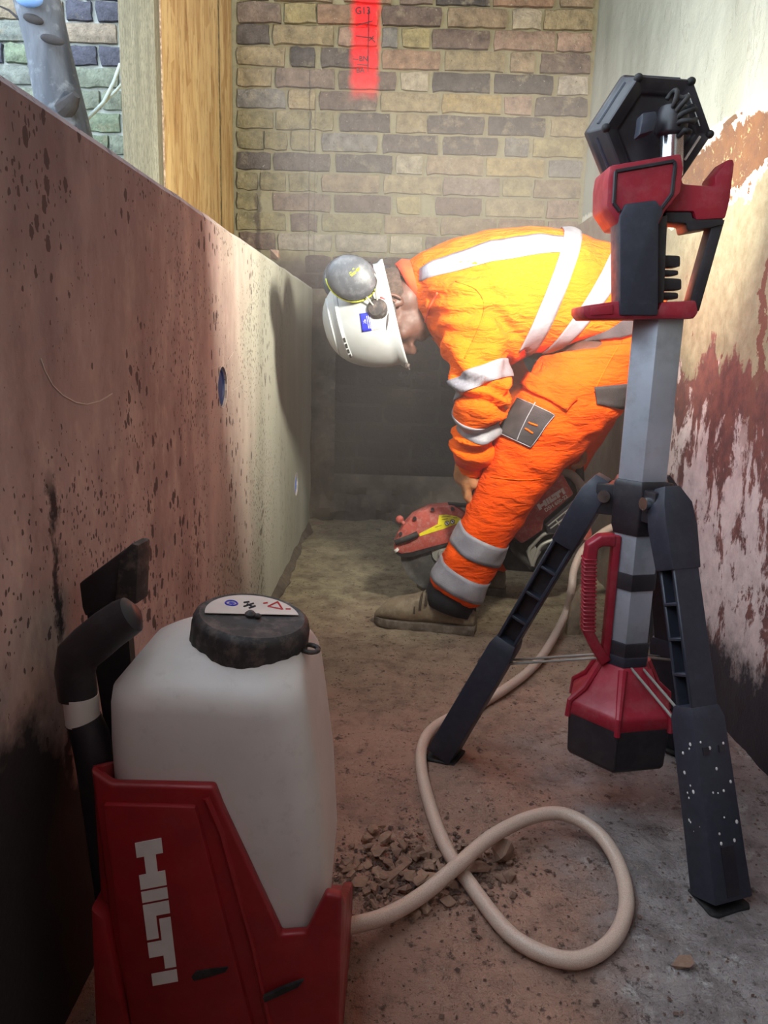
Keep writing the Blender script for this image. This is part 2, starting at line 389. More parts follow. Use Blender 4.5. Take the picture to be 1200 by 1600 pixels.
def dirt_floor():
    t = NT('dusty_concrete_floor'); x, y, z = t.xyz()
    n = t.noise(4, 6, .65); f = t.noise(40, 6, .72); v = t.noise(14, 6, .7)
    c = t.mix(t.ramp(n, .35, .65), srgb(184, 144, 124), srgb(154, 120, 104))
    c = t.mix(t.math('MULTIPLY', t.ramp(v, .5, .7), .55), c, srgb(96, 78, 70))
    far = t.ramp(t.math('ADD', y, t.math('MULTIPLY', n, .8)), 1.7, 2.7)
    c = t.mix(far, c, t.mix(t.ramp(v, .4, .62), srgb(180, 164, 134), srgb(136, 120, 98)))
    rt = t.math('MULTIPLY', t.ramp(t.math('ADD', x, t.math('MULTIPLY', t.math('SUBTRACT', n, .5), .5)), .24, .40), t.ramp(y, 1.7, 1.3))
    g = t.mix(t.ramp(v, .42, .6), srgb(158, 148, 146), srgb(124, 114, 112))
    g = t.mix(t.ramp(t.noise(9, 7, .75), .56, .68), g, srgb(196, 190, 186))
    c = t.mix(rt, c, g)
    c = t.mix(t.math('MULTIPLY', t.ramp(f, .6, .7), .45), c, srgb(190, 172, 150))
    c = t.mix(t.math('MULTIPLY', t.ramp(f, .42, .35), .8), c, srgb(58, 44, 40))
    f2 = t.noise(95, 5, .7); c = t.mix(t.math('MULTIPLY', t.ramp(f2, .60, .70), .5), c, srgb(186, 160, 140)); c = t.mix(t.math('MULTIPLY', t.ramp(f2, .42, .34), .6), c, srgb(66, 50, 45))
    b = t.bump(f, .9, .012, t.bump(v, .8, .03)); b = t.bump(t.noise(150, 5, .7), .6, .005, b)
    return t.done(c, .92, b)
M['floor'] = dirt_floor()
M['rough_concrete'] = simple('dirty_rough_concrete', srgb(112, 98, 86), .95, c2=srgb(72, 60, 56), sc=9, bsc=45, bst=.7, dust=srgb(150, 136, 112), damt=.5)
M['stone'] = simple('broken_concrete', srgb(150, 118, 98), .95, c2=srgb(116, 92, 80), sc=18, bsc=70, bst=.6, dust=srgb(176, 150, 128), damt=.5)
M['chips'] = simple('dark_concrete_chips', srgb(112, 86, 74), .95, c2=srgb(78, 60, 54), sc=20, bsc=70, bst=.5)
M['soil'] = simple('garden_soil', srgb(96, 92, 76), .95, c2=srgb(70, 72, 56), bst=.6)
M['bounce_render'] = simple('pink_bounce_render', srgb(150, 98, 90), .9)  # unseen added wall, tinted to bounce pink light onto the foreground
M['ceiling'] = simple('brown_soffit', srgb(126, 92, 84), .9)  # tinted to warm the bounced light as well
M['stake'] = simple('muddy_wood', srgb(150, 132, 108), .9, c2=srgb(110, 92, 76), sc=25, bsc=90, bst=.5)
def osb():
    t = NT('strand_board'); vec = t.scaled((1, 1, .3))
    v = t.voro(1, t.scaled((30, 22, 17), src=vec)); v2 = t.voro(1, t.scaled((40, 42, 26), (3, 1, 2), src=vec))
    sx = t.N.new('ShaderNodeSeparateColor'); t.link(v.outputs['Color'], sx.inputs[0]); sy = t.N.new('ShaderNodeSeparateColor'); t.link(v2.outputs['Color'], sy.inputs[0])
    c = t.mix(t.ramp(sx.outputs[0], .1, .9), srgb(196, 162, 108), srgb(166, 126, 76))
    c = t.mix(t.math('MULTIPLY', t.ramp(sy.outputs[0], .3, .9), .5), c, srgb(206, 176, 124))
    c = t.mix(t.math('MULTIPLY', t.ramp(t.noise(40, 6, .7, t.scaled((1, 1.4, .3))), .53, .63), .7), c, srgb(124, 88, 48))
    return t.done(c, .7, t.bump(v.outputs['Distance'], .25, .004))
M['osb'] = osb()
M['osb_edge'] = simple('strand_board_edge', srgb(196, 172, 150), .9, c2=srgb(120, 92, 72), sc=80, bsc=120, bst=.7)
M['seam'] = simple('dark_board_joint', srgb(96, 84, 62), .9, c2=srgb(150, 126, 80), sc=60)
def post_wood():
    t = NT('incised_treated_timber'); x, y, z = t.xyz()
    g = t.noise(55, 5, .6, t.scaled((1, 1, .06)))
    c = t.mix(t.ramp(g, .35, .65), srgb(134, 126, 104), srgb(108, 101, 82))
    br = t.N.new('ShaderNodeTexBrick'); sw = t.N.new('ShaderNodeCombineXYZ'); t.link(z, sw.inputs[0]); t.link(x, sw.inputs[1]); t.link(sw.outputs[0], br.inputs['Vector'])
    br.inputs['Scale'].default_value = 18; br.inputs['Mortar Size'].default_value = .05; br.inputs['Brick Width'].default_value = .55; br.inputs['Row Height'].default_value = .12
    inc = t.math('MULTIPLY', br.outputs['Fac'], t.math('GREATER_THAN', t.noise(420, 2, .5, t.scaled((1, 1, .12))), .5))
    c = t.mix(t.math('MULTIPLY', inc, .55), c, srgb(92, 86, 70))
    return t.done(c, .85, t.bump(g, .3, .004))
M['post'] = post_wood()
def bark():
    t = NT('smooth_grey_bark')
    n = t.noise(16, 5, .6, t.scaled((1, 1, .25)))
    c = t.mix(t.ramp(n, .35, .65), srgb(100, 104, 114), srgb(66, 70, 80))
    c = t.mix(t.math('MULTIPLY', t.ramp(t.noise(30, 5), .55, .75), .5), c, srgb(150, 156, 164))
    return t.done(c, .75, t.bump(n, .5, .012))
M['bark'] = bark()
M['knot'] = simple('dark_knot', srgb(62, 58, 60), .9, bst=.6)

# ---------------------------------------------------------------- the setting
XL, XR, YB = -.351, .709, 3.25
def grid(f, nu, nv):
    mb = MB(); vs = [f(i/nu, j/nv) for j in range(nv+1) for i in range(nu+1)]
    fs = [(j*(nu+1)+i, j*(nu+1)+i+1, (j+1)*(nu+1)+i+1, (j+1)*(nu+1)+i) for j in range(nv) for i in range(nu)]
    return mb.poly(vs, fs)
def nz(p, s, o=0): return noise.noise(Vector(p)*s+Vector((o, o*.7, -o)))
def fl(u, v):
    x = -1.2+u*3.0; y = -1.3+v*4.9
    h = .006*nz((x, y, 0), 6)+.004*nz((x, y, 0), 19, 3)+.0022*nz((x, y, 0), 45, 7)
    if y > 2.55: h += min(1, (y-2.55)/.5)*(.02+.03*nz((x, y, 0), 5, 9))
    return Vector((x, y, h))
struct('floor', grid(fl, 210, 330), M['floor'], smooth=True)
# low concrete wall on the left, with two drilled holes
mb = MB()
yy = [-1.3+i*.1 for i in range(47)]
prof = lambda y: [(XL-.2, 0), (XL, -.02), (XL, .975+.003*nz((y, 0, 0), 9)), (XL-.008+.002*nz((y, 1, 0), 14), .985+.003*nz((y, 0, 2), 11)), (XL-.2, .985)]
rs = [[Vector((px_, y, pz)) for px_, pz in prof(y)] for y in yy]
mb.rings(rs)
H1, H2 = at(348, 605, X=XL), at(463, 757, X=XL)
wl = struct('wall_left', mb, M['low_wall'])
cm = MB()
for h in (H1, H2): cm.cyl((XL-.06, h.y, h.z), (XL+.05, h.y, h.z), .0415, 36)
cut = obj('cutter', cm, M['low_wall'])
bo = wl.modifiers.new('holes', 'BOOLEAN'); bo.object = cut; bo.operation = 'DIFFERENCE'; bo.solver = 'EXACT'
dg = bpy.context.evaluated_depsgraph_get(); dg.update()
me = bpy.data.meshes.new_from_object(wl.evaluated_get(dg)); wl.modifiers.clear(); wl.data = me
bpy.data.objects.remove(cut)
for h, m in ((H1, M['navy_plug']), (H2, M['blue_plug'])):
    p = MB(); p.lathe((XL-.020, h.y, h.z), (1, 0, 0), [(.0412, 0), (.0412, .015), (.036, .0155), (.034, .012), (.002, .012)], 30)
    obj('hole_plug', p, m, wl)
    p = MB(); n = 40
    p.rings([[Vector((XL+dx, h.y+r*cos(2*pi*k/n)*(1+.03*sin(k*7.)), h.z+r*sin(2*pi*k/n))) for k in range(n)] for r, dx in ((.0408, -.006), (.0410, .0004), (.0428, .0008), (.0436, -.002))], cap=False)
    obj('hole_rim', p, M['cap_label'], wl)
def scratch(name, pts, r=.0009):
    mb = MB(); mb.tube([at(a, b, X=XL)+Vector((.0002, 0, 0)) for a, b in pts], r, 5); obj(name, mb, M['cap_label'], wl, 'all')
scratch('chalk_arc', [(63, 560), (70, 580), (82, 602), (98, 618), (118, 629), (135, 632), (155, 627), (175, 615)])
for q in ([(322,580),(345,571)], [(355,566),(366,548)], [(330,632),(322,660)], [(338,640),(332,668)], [(362,612),(378,600)], [(320,648),(344,640)], [(348,545),(352,568)]): scratch('scratch', q, .0006)
# mortar fillet at the foot of that wall
mb = MB(); rs = []
for i in range(60):
    y = 1.0+i*2.2/59; w = .022+.012*nz((y, 0, 0), 7)+.008*nz((y, 5, 0), 25); h = .03+.015*nz((y, 2, 0), 8)
    rs.append([Vector((XL-.01, y, -.01)), Vector((XL-.01, y, h)), Vector((XL+w*.4, y, h*.6)), Vector((XL+w, y, .004)), Vector((XL+w, y, -.01))])
mb.rings(rs); struct('trim_1', mb, M['rough_concrete'], smooth=True)

# right wall: rendered, with a ledge line at 1.265 m; the face above is set back a little
def rw(u, v):
    y = -1.3+u*4.6; z = -.02+v*2.32
    d = .004*nz((y, z, 0), 5)+.0025*nz((y, z, 0), 22, 4)
    e = 1.262+.012*nz((y, 0, 0), 9, 2)
    if z > e: d += -.014
    elif z > e-.03: d += .006+.006*nz((y, z, 0), 30, 8)
    if 1.085 < z < 1.115 and y < 2.2: d += .006*max(0, nz((y, z, 0), 16, 3)+.3)
    return Vector((XR-d, y, z))
struct('wall_right', grid(rw, 230, 150), M['right_wall'], smooth=True)
# brick wall at the back
mb = MB(); mb.box(((-.3), YB+.125, 1.2), (2.2, .22, 2.6)); wb = struct('wall_back', mb, M['mortar'])
def brick_mesh(L, Hh, D, seed, mat, rough=.0075):
    rnd = random.Random(seed); nx = max(4, round(L/.03)); nzv = 3
    vs = []; fs = []; o = Vector((seed*3.1, seed*1.7, 0))
    for j in range(nzv+1):
        for i in range(nx+1):
            x = (i/nx-.5)*L; z = (j/nzv-.5)*Hh
            e = (i in (0, nx)) or (j in (0, nzv)); c = (i in (0, nx)) and (j in (0, nzv))
            q = noise.noise_vector(Vector((x*30, z*30, 0))+o)*rough
            k = .985 if c else 1
            vs.append(Vector((x*k+q.x, -D/2+(.005 if e else 0)+(.004 if c else 0)+q.y*.7, z*k+q.z)))
    n0 = len(vs)
    fs = [(j*(nx+1)+i, j*(nx+1)+i+1, (j+1)*(nx+1)+i+1, (j+1)*(nx+1)+i) for j in range(nzv) for i in range(nx)]
    ring = [i for i in range(nx+1)]+[(j)*(nx+1)+nx for j in range(1, nzv+1)]+[nzv*(nx+1)+i for i in range(nx-1, -1, -1)]+[j*(nx+1) for j in range(nzv-1, 0, -1)]
    bk = []
    for r in ring: bk.append(len(vs)); vs.append(Vector((vs[r].x, D/2, vs[r].z)))
    for a in range(len(ring)):
        b = (a+1) % len(ring); fs.append((ring[b], ring[a], bk[a], bk[b]))
    mb = MB(); mb.poly(vs, fs); return mesh_of(mb, mat, True, Vector(), 'brick')
BM = {}
def brick(parent, x0, x1, z, y, colr, mat, h=.064, proud=.0):
    L = x1-x0; key = (round(L/.02), mat.name, random.randrange(3))
    if key not in BM: BM[key] = brick_mesh(key[0]*.02, h, .05, len(BM)+1, mat)
    o = bpy.data.objects.new('brick', BM[key]); COL.objects.link(o); o.parent = parent
    o.location = ((x0+x1)/2, y+.018-proud, z); o.scale = (L/(key[0]*.02), 1, 1)
    v = random.uniform(.9, 1.1); o.color = (colr[0]*v, colr[1]*v, colr[2]*v, 1)
    return o
TONE = {k_: tuple((c_*.88+d_*.12)*.84 for c_, d_ in zip(v_, srgb(156, 144, 116))) for k_, v_ in {'p': srgb(142, 122, 112), 'y': srgb(176, 160, 116), 'r': srgb(160, 126, 104), 'b': srgb(158, 136, 112), 'w': srgb(186, 172, 150),
        't': srgb(166, 148, 116), 'd': srgb(94, 84, 84), 'D': srgb(78, 72, 76), 'o': srgb(146, 136, 104), 'k': srgb(168, 138, 122), 'g': srgb(128, 124, 122),
        'Y': srgb(176, 152, 104), 'u': srgb(120, 100, 94), 'W': srgb(176, 164, 150)}.items()}
ROWS = [
 [(371,420,'d'),(428,520,'b'),(537,612,'r'),(626,676,'p'),(681,765,'D'),(771,866,'r'),(875,928,'b')],
 [(371,439,'p'),(445,494,'y'),(497,590,'r'),(598,690,'u'),(700,792,'b'),(800,845,'w'),(850,925,'t')],
 [(371,421,'d'),(428,520,'t'),(529,590,'k'),(597,621,'g'),(628,670,'y'),(676,765,'u'),(773,866,'k'),(870,925,'k')],
 [(371,445,'t'),(455,492,'D'),(503,590,'d'),(598,688,'r'),(696,788,'t'),(798,835,'b'),(845,922,'u')],
 [(371,424,'t'),(432,522,'p'),(530,619,'u'),(626,668,'w'),(677,765,'D'),(773,864,'D'),(872,922,'W')],
 [(371,445,'g'),(452,492,'t'),(500,589,'u'),(596,686,'t'),(692,782,'Y'),(788,830,'k'),(837,919,'d')],
 [(371,427,'o'),(432,483,'o'),(487,520,'o'),(531,609,'d'),(620,666,'t'),(669,757,'d'),(764,852,'D'),(861,917,'t')],
 [(371,411,'o'),(414,448,'o'),(456,492,'o'),(504,590,'g'),(599,684,'d'),(693,778,'d'),(790,826,'g'),(832,915,'y')],
 [(371,423,'d'),(429,516,'d'),(526,613,'D'),(620,660,'w'),(668,754,'b'),(761,850,'Y'),(858,912,'g')],
 [(371,402,'o'),(408,446,'o'),(452,495,'o'),(504,593,'b'),(601,690,'t'),(694,780,'p'),(786,831,'y'),(835,912,'b')],
 [(371,402,'o'),(428,516,'p'),(524,611,'u'),(620,656,'y'),(681,752,'u'),(760,850,'t'),(855,910,'k')],
 [(371,445,'o'),(455,495,'u'),(504,596,'o'),(602,684,'b'),(690,775,'b'),(780,850,'r'),(856,908,'k')],
 [(375,430,'u'),(436,518,'W'),(524,604,'W'),(610,660,'w'),(666,738,'u'),(745,830,'p'),(838,906,'k')]]
for k, row in enumerate(ROWS):
    z = 2.062-.0752*k
    for a, b, tn in row:
        x0 = at(a, (k-.6)*31.6+18+(a-371)*.025, Y=YB).x; x1 = at(b, (k-.6)*31.6+18+(b-371)*.025, Y=YB).x
        brick(wb, max(x0, -.68), min(x1, XR-.004), z, YB, TONE[tn], M['brick'], proud=random.uniform(0, .004))
for k in range(-5, 0):                                 # courses above the frame
    x = -.68-random.uniform(0, .1)
    while x < XR-.06:
        L = .215 if random.random() < .6 else .103
        brick(wb, max(x, -.68), min(x+L, XR-.004), 2.062-.0752*k, YB, TONE[random.choice('dDbtoyurpk')], M['brick'], proud=random.uniform(0, .004)); x += L+.011
for k in range(13):                                   # the dark old courses below the ledge line, nearest the floor last
    z = 1.078-.0752*k
    x = XL-.02-(k % 2)*.11-random.uniform(0, .03); flip = k % 2
    while x < XR-.03:
        L = .215 if random.random() < (.85 if flip else .3) else .103
        x1 = min(x+L, XR-.004)
        if x1 > XL-.01 and x1-x > .05:
            brick(wb, max(x, XL-.3), x1, z, YB+.012, random.choice([srgb(112, 84, 74), srgb(96, 78, 72), srgb(122, 92, 74), srgb(90, 76, 72), srgb(134, 110, 92)]), M['brick'], proud=random.uniform(-.004, .006))
        x += L+.011
# stone-like string course where the wall thins, a thin dark gap line below the pale course
mb = MB()
def lump(x0, x1, z0, z1, y, amp, seed, nx=24, nv=8, taper=True):
    vs = []
    for j in range(nv+1):
        for i in range(nx+1):
            u = i/nx; v = j/nv; x = x0+(x1-x0)*u; z = z0+(z1-z0)*v
            d = amp*(.55+nz((x, z, 0), 11, seed)*.8+nz((x, z, 0), 28, seed)*.4)
            if taper: d *= min(1, (1-v)*3)
            vs.append(Vector((x, y-max(d, -.004), z)))
    return vs, [(j*(nx+1)+i, j*(nx+1)+i+1, (j+1)*(nx+1)+i+1, (j+1)*(nx+1)+i) for j in range(nv) for i in range(nx)]
vs, fs = lump(XL-.02, XR, -.02, .22, YB-.004, .07, 4, 50, 14); mb.poly(vs, fs)
obj('footing', mb, M['rough_concrete'], wb)
mb = MB(); vs, fs = lump(XL-.02, XL+.10, -.02, .98, YB-.004, .05, 8, 10, 40); mb.poly(vs, fs)
obj('mortar_pier', mb, M['rough_concrete'], wb)
# pencil marks in the spray stripe
def text_mesh(s, size, mat_w, ext=.0004, font_bold=0):
    cu = bpy.data.curves.new('txt', 'FONT'); cu.body = s; cu.size = size; cu.extrude = ext; cu.offset = font_bold
    cu.align_x = 'CENTER'; cu.align_y = 'CENTER'; cu.resolution_u = 3
    o = bpy.data.objects.new('txt', cu); COL.objects.link(o)
    dg = bpy.context.evaluated_depsgraph_get(); me = bpy.data.meshes.new_from_object(o.evaluated_get(dg))
    bpy.data.objects.remove(o); bpy.data.curves.remove(cu)
    mb = MB(); mb.bm.from_mesh(me); bpy.data.meshes.remove(me); mb.bm.transform(mat_w); return mb
def frame(origin, ex, ey):
    ex = Vector(ex).normalized(); ey = Vector(ey); ey = (ey-ex*ey.dot(ex)).normalized(); ez = ex.cross(ey)
    return Matrix(((ex.x, ey.x, ez.x, origin[0]), (ex.y, ey.y, ez.y, origin[1]), (ex.z, ey.z, ez.z, origin[2]), (0, 0, 0, 1)))
YM = YB-.013
mb = MB()
for s, px_, py_, sz in (('G13', 567, 17, .034), ('BN', 568, 92, .026), ('BA', 563, 110, .026)):
    t = text_mesh(s, sz, frame(at(px_, py_, Y=YM), (1, 0, .03), (0, 0, 1)))
    me = bpy.data.meshes.new('t'); t.bm.to_mesh(me); t.bm.free(); mb.bm.from_mesh(me); bpy.data.meshes.remove(me)
for a, b in (((576, 15), (575, 112)), ((556, 40), (582, 33)), ((556, 56), (584, 60)), ((578, 58), (586, 66)), ((558, 101), (575, 102)), ((584, 56), (577, 64)), ((552, 92), (560, 93))):
    mb.tube([at(*a, Y=YM), at(*b, Y=YM)], .0014, 5)
obj('pencil_marks', mb, M['dark_print'], wb, label='pencil letters and lines written on the red stripe')

# outside beyond the low wall: soil, the garden wall, boards, post, trunk, cable
mb = MB(); mb.box((-2.0, 1.6, .3), (2.9, 4.4, .6)); struct('ground', mb, M['soil'])
YO = 3.12
mb = MB(); mb.box((-2.02, YO+.125, 1.2), (2.66, .22, 2.7)); wo = struct('wall_outside', mb, M['mortar_outside'])
TO = {'t': srgb(176, 162, 142), 'd': srgb(98, 100, 118), 'g': srgb(150, 160, 146), 'G': srgb(144, 160, 138), 'k': srgb(180, 166, 150), 'a': srgb(152, 160, 156)}
OROWS = [[(-60,30,'t'),(36,78,'t'),(84,98,'t'),(105,143,'d'),(150,236,'d')], [(-40,42,'a'),(90,182,'k'),(190,270,'g')],
 [(-30,4,'d'),(10,46,'G'),(55,100,'g'),(107,150,'d'),(155,240,'d')], [(-40,47,'a'),(54,96,'g'),(103,183,'g'),(190,230,'g')],
 [(-80,-8,'g'),(0,110,'g'),(117,155,'g'),(160,190,'g'),(197,260,'g')], [(20,110,'G'),(118,187,'G'),(192,270,'g')], [(60,132,'g'),(139,167,'G'),(172,245,'g')],
 [(60,150,'g'),(158,200,'g'),(206,270,'G')]]
for k, row in enumerate(OROWS):
    py_ = 16+34.6*k; z = at(100, py_, Y=YO).z
    for a, b, tn in row:
        brick(wo, at(a, py_, Y=YO).x, at(b, py_, Y=YO).x, z, YO, TO[tn], M['brick_outside'], h=.063, proud=random.uniform(0, .006))
def outside_row(k):
    py_ = 16+34.6*k
    return at(100, py_, Y=YO).z
for k in range(-6, 14):                                # the rest of that garden wall
    z = outside_row(k)
    if not .66 < z < 2.5: continue
    spans = [(-2.6, -.74)]
    if 0 <= k < len(OROWS):
        py_ = 16+34.6*k; spans = [(-2.6, at(OROWS[k][0][0], py_, Y=YO).x-.012), (at(OROWS[k][-1][1], py_, Y=YO).x+.012, -.74)]
    for x0, x1 in spans:
        x = x1
        while x > x0+.06:
            L = min(.215 if random.random() < .6 else .103, x-x0)
            brick(wo, x-L, x, z, YO, TO[random.choice('tdgkagG')], M['brick_outside'], h=.063, proud=random.uniform(0, .005)); x -= L+.012
XO = -.672
t = thing('strand_board', 'tall golden strand board hoarding between grey timber post and brick wall', 'board', (XO, 2.6, .6))
Y0 = at(256, 200, X=XO).y
mb = MB(); mb.box((XO-.011, (Y0+3.02)/2, 1.45), (.022, 3.02-Y0, 1.75)); obj('panel', mb, M['osb'], t, False)
mb = MB(); mb.box((XO-.010, (3.026+YB)/2, 1.45), (.022, YB-3.032, 1.75)); obj('panel', mb, M['osb'], t, False)
mb = MB(); n = 40; rs = []
for i in range(n+1):
    z = .6+i*1.72/n; w = .004+.007*max(0, nz((0, 0, z), 7)+.2)
    rs.append([Vector((XO+.001, Y0, z)), Vector((XO-.002, Y0-w, z)), Vector((XO-.02, Y0-w*1.2, z)), Vector((XO-.022, Y0, z))])
mb.rings(rs); obj('frayed_edge', mb, M['osb_edge'], t, False)
mb = MB(); mb.box((XO-.005, 3.024, 1.45), (.012, .022, 1.75)); obj('joint_strip', mb, M['seam'], t, False)
YP = Y0-.05
pl, pr = at(189, 150, Y=YP).x, at(245, 150, Y=YP).x
mb = MB(); mb.box(((pl+pr)/2, YP+.03, 1.5), (pr-pl, .06, 1.85)); mb.bevel(.004, 2)
single('timber_post', mb, M['post'], 'grey green treated timber post with fine incised slots beside golden board', 'post', ((pl+pr)/2, YP+.03, .6))
t = thing('tree_trunk', 'smooth blue grey tree trunk with cut knots before the outside bricks', 'tree', at(215, 420, Y=2.5))
mb = MB(); pts = []; rad = []
for px_, py_, w in ((255, 620, 78), (228, 480, 76), (203, 345, 74), (175, 240, 64), (158, 160, 62), (140, 120, 58), (75+24, 60, 62), (62, 10, 66), (38, -70, 72)):
    pts.append(at(px_ if py_ > 130 else px_, py_, Y=2.5)); rad.append(w/1200*2.5/2)
pp = [at(*q, Y=2.5) for q in ((112, 330), (92, 180), (84, 130), (74, 70), (60, 10), (42, -60), (24, -130))]
mb = MB(); q = [at(*a, Y=2.5) for a in ((140, 420), (112, 260), (96, 180), (84, 125), (73, 70), (59, 10), (46, -40), (26, -130))]
rr = [.082, .078, .072, .068, .064, .066, .068, .07]
rs = []; N = 22
for i in range(len(q)):
    ph = i*.3
    rs.append([q[i]+Vector((cos(2*pi*k/N)*rr[i]*(1+.06*sin(3*2*pi*k/N+ph)), sin(2*pi*k/N)*rr[i], 0)) for k in range(N)])
mb.rings(rs); obj('trunk', mb, M['bark'], t, 'all')
for (px_, py_, a) in ((82, 62, .035), (52, 30, .03)):
    mb = MB(); c = at(px_, py_, Y=2.435); mb.ell(c, (a, 0, -.008), (0, .012, 0), (.004, 0, .012), 16, 8); obj('knot', mb, M['knot'], t)
mb = MB(); mb.tube([at(100, 172, Y=2.45), at(112, 160, Y=2.43), at(119, 148, Y=2.42)], [.03, .022, .012], 9); obj('branch_stub', mb, M['knot'], t)
mb = MB(); mb.tube([at(30, 30, Y=2.46), at(14, 16, Y=2.47), at(-4, 8, Y=2.47), at(-30, 2, Y=2.48)], [.004, .003, .002, .001], 6); obj('twig', mb, M['knot'], t)
mb = MB(); mb.ell(at(46, -2, Y=2.42), (.04, 0, 0), (0, .02, 0), (0, 0, .022), 14, 8)
single('plastic_tag', mb, M['tag_blue'], 'pale blue plastic scrap on the grey tree trunk at the picture top', 'plastic', at(46, -2, Y=2.42))
mb = MB(); mb.tube([at(188, 100, Y=2.6), at(178, 128, Y=2.58), at(162, 160, Y=2.56), at(140, 182, Y=2.54), at(126, 195, Y=2.52), at(100, 212, Y=2.5), at(70, 225, Y=2.5)], .0055, 8)
mb.tube([at(190, 132, Y=2.6), at(180, 143, Y=2.58), at(160, 162, Y=2.57), at(146, 178, Y=2.56)], .0045, 8)
single('white_cable', mb, M['cable_white'], 'thin white cable drooping across green bricks left of the post', 'cable', at(140, 182, Y=2.54), smooth='all')
mb = MB(); rnd = random.Random(3); c = at(430, 402, X=XL-.03)
mb.hull([c+Vector((rnd.uniform(-.02, .02), rnd.uniform(-.05, .05), rnd.uniform(-.01, .022))) for _ in range(14)])
c0 = c.copy()
single('brick_fragment', mb, M['stone'], 'small orange brick fragment lying on top of the low concrete wall', 'brick', (c.x, c.y, .985), smooth=False)

# roof sized to limit daylight; wall added behind the viewer for dim pink bounce
mb = MB(); mb.box((.27, 1.0, 2.52), (1.2, 4.8, .1)); struct('ceiling', mb, M['ceiling'])
mb = MB(); mb.box((.1, -1.35, 1.25), (1.6, .1, 2.6)); struct('added_bounce_wall', mb, M['bounce_render'])

# ---------------------------------------------------------------- lettering shared by the tank and the saw
LOGO = [[(0,0),(.5,0),(.5,.28),(1.1,.28),(1.1,0),(1.6,0),(1.6,1),(1.1,1),(1.1,.72),(.5,.72),(.5,1),(0,1)],
        [(1.68,0),(2.06,0),(2.06,1),(1.68,1)], [(2.14,0),(3.38,0),(3.38,.46),(2.58,.46),(2.58,1),(2.14,1)],
        [(3.48,0),(4.02,0),(4.02,.56),(4.5,.56),(4.5,1),(2.72,1),(2.72,.56),(3.48,.56)], [(4.6,0),(5.04,0),(5.04,1),(4.6,1)]]
def logo(mat_w, th):
    mb = MB(); ez = (mat_w.to_3x3() @ Vector((0, 0, 1))).normalized()*th
    for pg in LOGO: mb.prism([mat_w @ Vector((a, b, 0)) for a, b in pg], ez)
    return mb

# ---------------------------------------------------------------- tripod light tower
CX, CY = .392, 1.2
def zc(py, Y=1.165): return at(985, py, Y=Y).z
TW = thing('light_tower', 'black and red tripod work light with hexagonal head on silver mast', 'work light', (CX, CY, 0))
HA = radians(253)
def hexpts(R, z, c=(CX, CY), a0=HA): return [Vector((c[0]+R*cos(a0+k*pi/3), c[1]+R*sin(a0+k*pi/3), z)) for k in range(6)]
def hexprism(levels, bev=.002):
    mb = MB(); mb.rings([hexpts(R, z) for R, z in levels])
    return mb.bevel(bev, 2) if bev else mb
z_hub0, z_hub1 = zc(832), zc(752)
z_base = zc(1040)
# telescopic mast sections
obj('mast_section', hexprism([(.041, z_hub1-.01), (.041, zc(478))], .0025), M['aluminium'], TW)
obj('mast_section', hexprism([(.0385, zc(912)), (.0385, z_hub0+.01)], .0025), M['aluminium'], TW)
obj('mast_section', hexprism([(.0385, zc(1012)), (.0385, zc(912))], .0025), M['aluminium'], TW)
obj('mast_collar', hexprism([(.0415, zc(924)), (.0415, zc(898))], .002), M['black_plastic'], TW)
obj('mast_collar', hexprism([(.0415, zc(1028)), (.0425, zc(1006))], .002), M['black_plastic'], TW)
obj('mast_foot', hexprism([(.034, zc(1052)), (.040, zc(1046)), (.042, zc(1030)), (.0415, zc(1027))], .002), M['dark_plastic'], TW)
obj('hub', hexprism([(.041, z_hub0-.006), (.046, z_hub0+.008), (.0475, z_hub1-.008), (.044, z_hub1)], .002), M['black_plastic'], TW)
mb = MB(); c = Vector((CX, CY, 0))
v0 = Vector((cos(HA+.52), sin(HA+.52), 0))
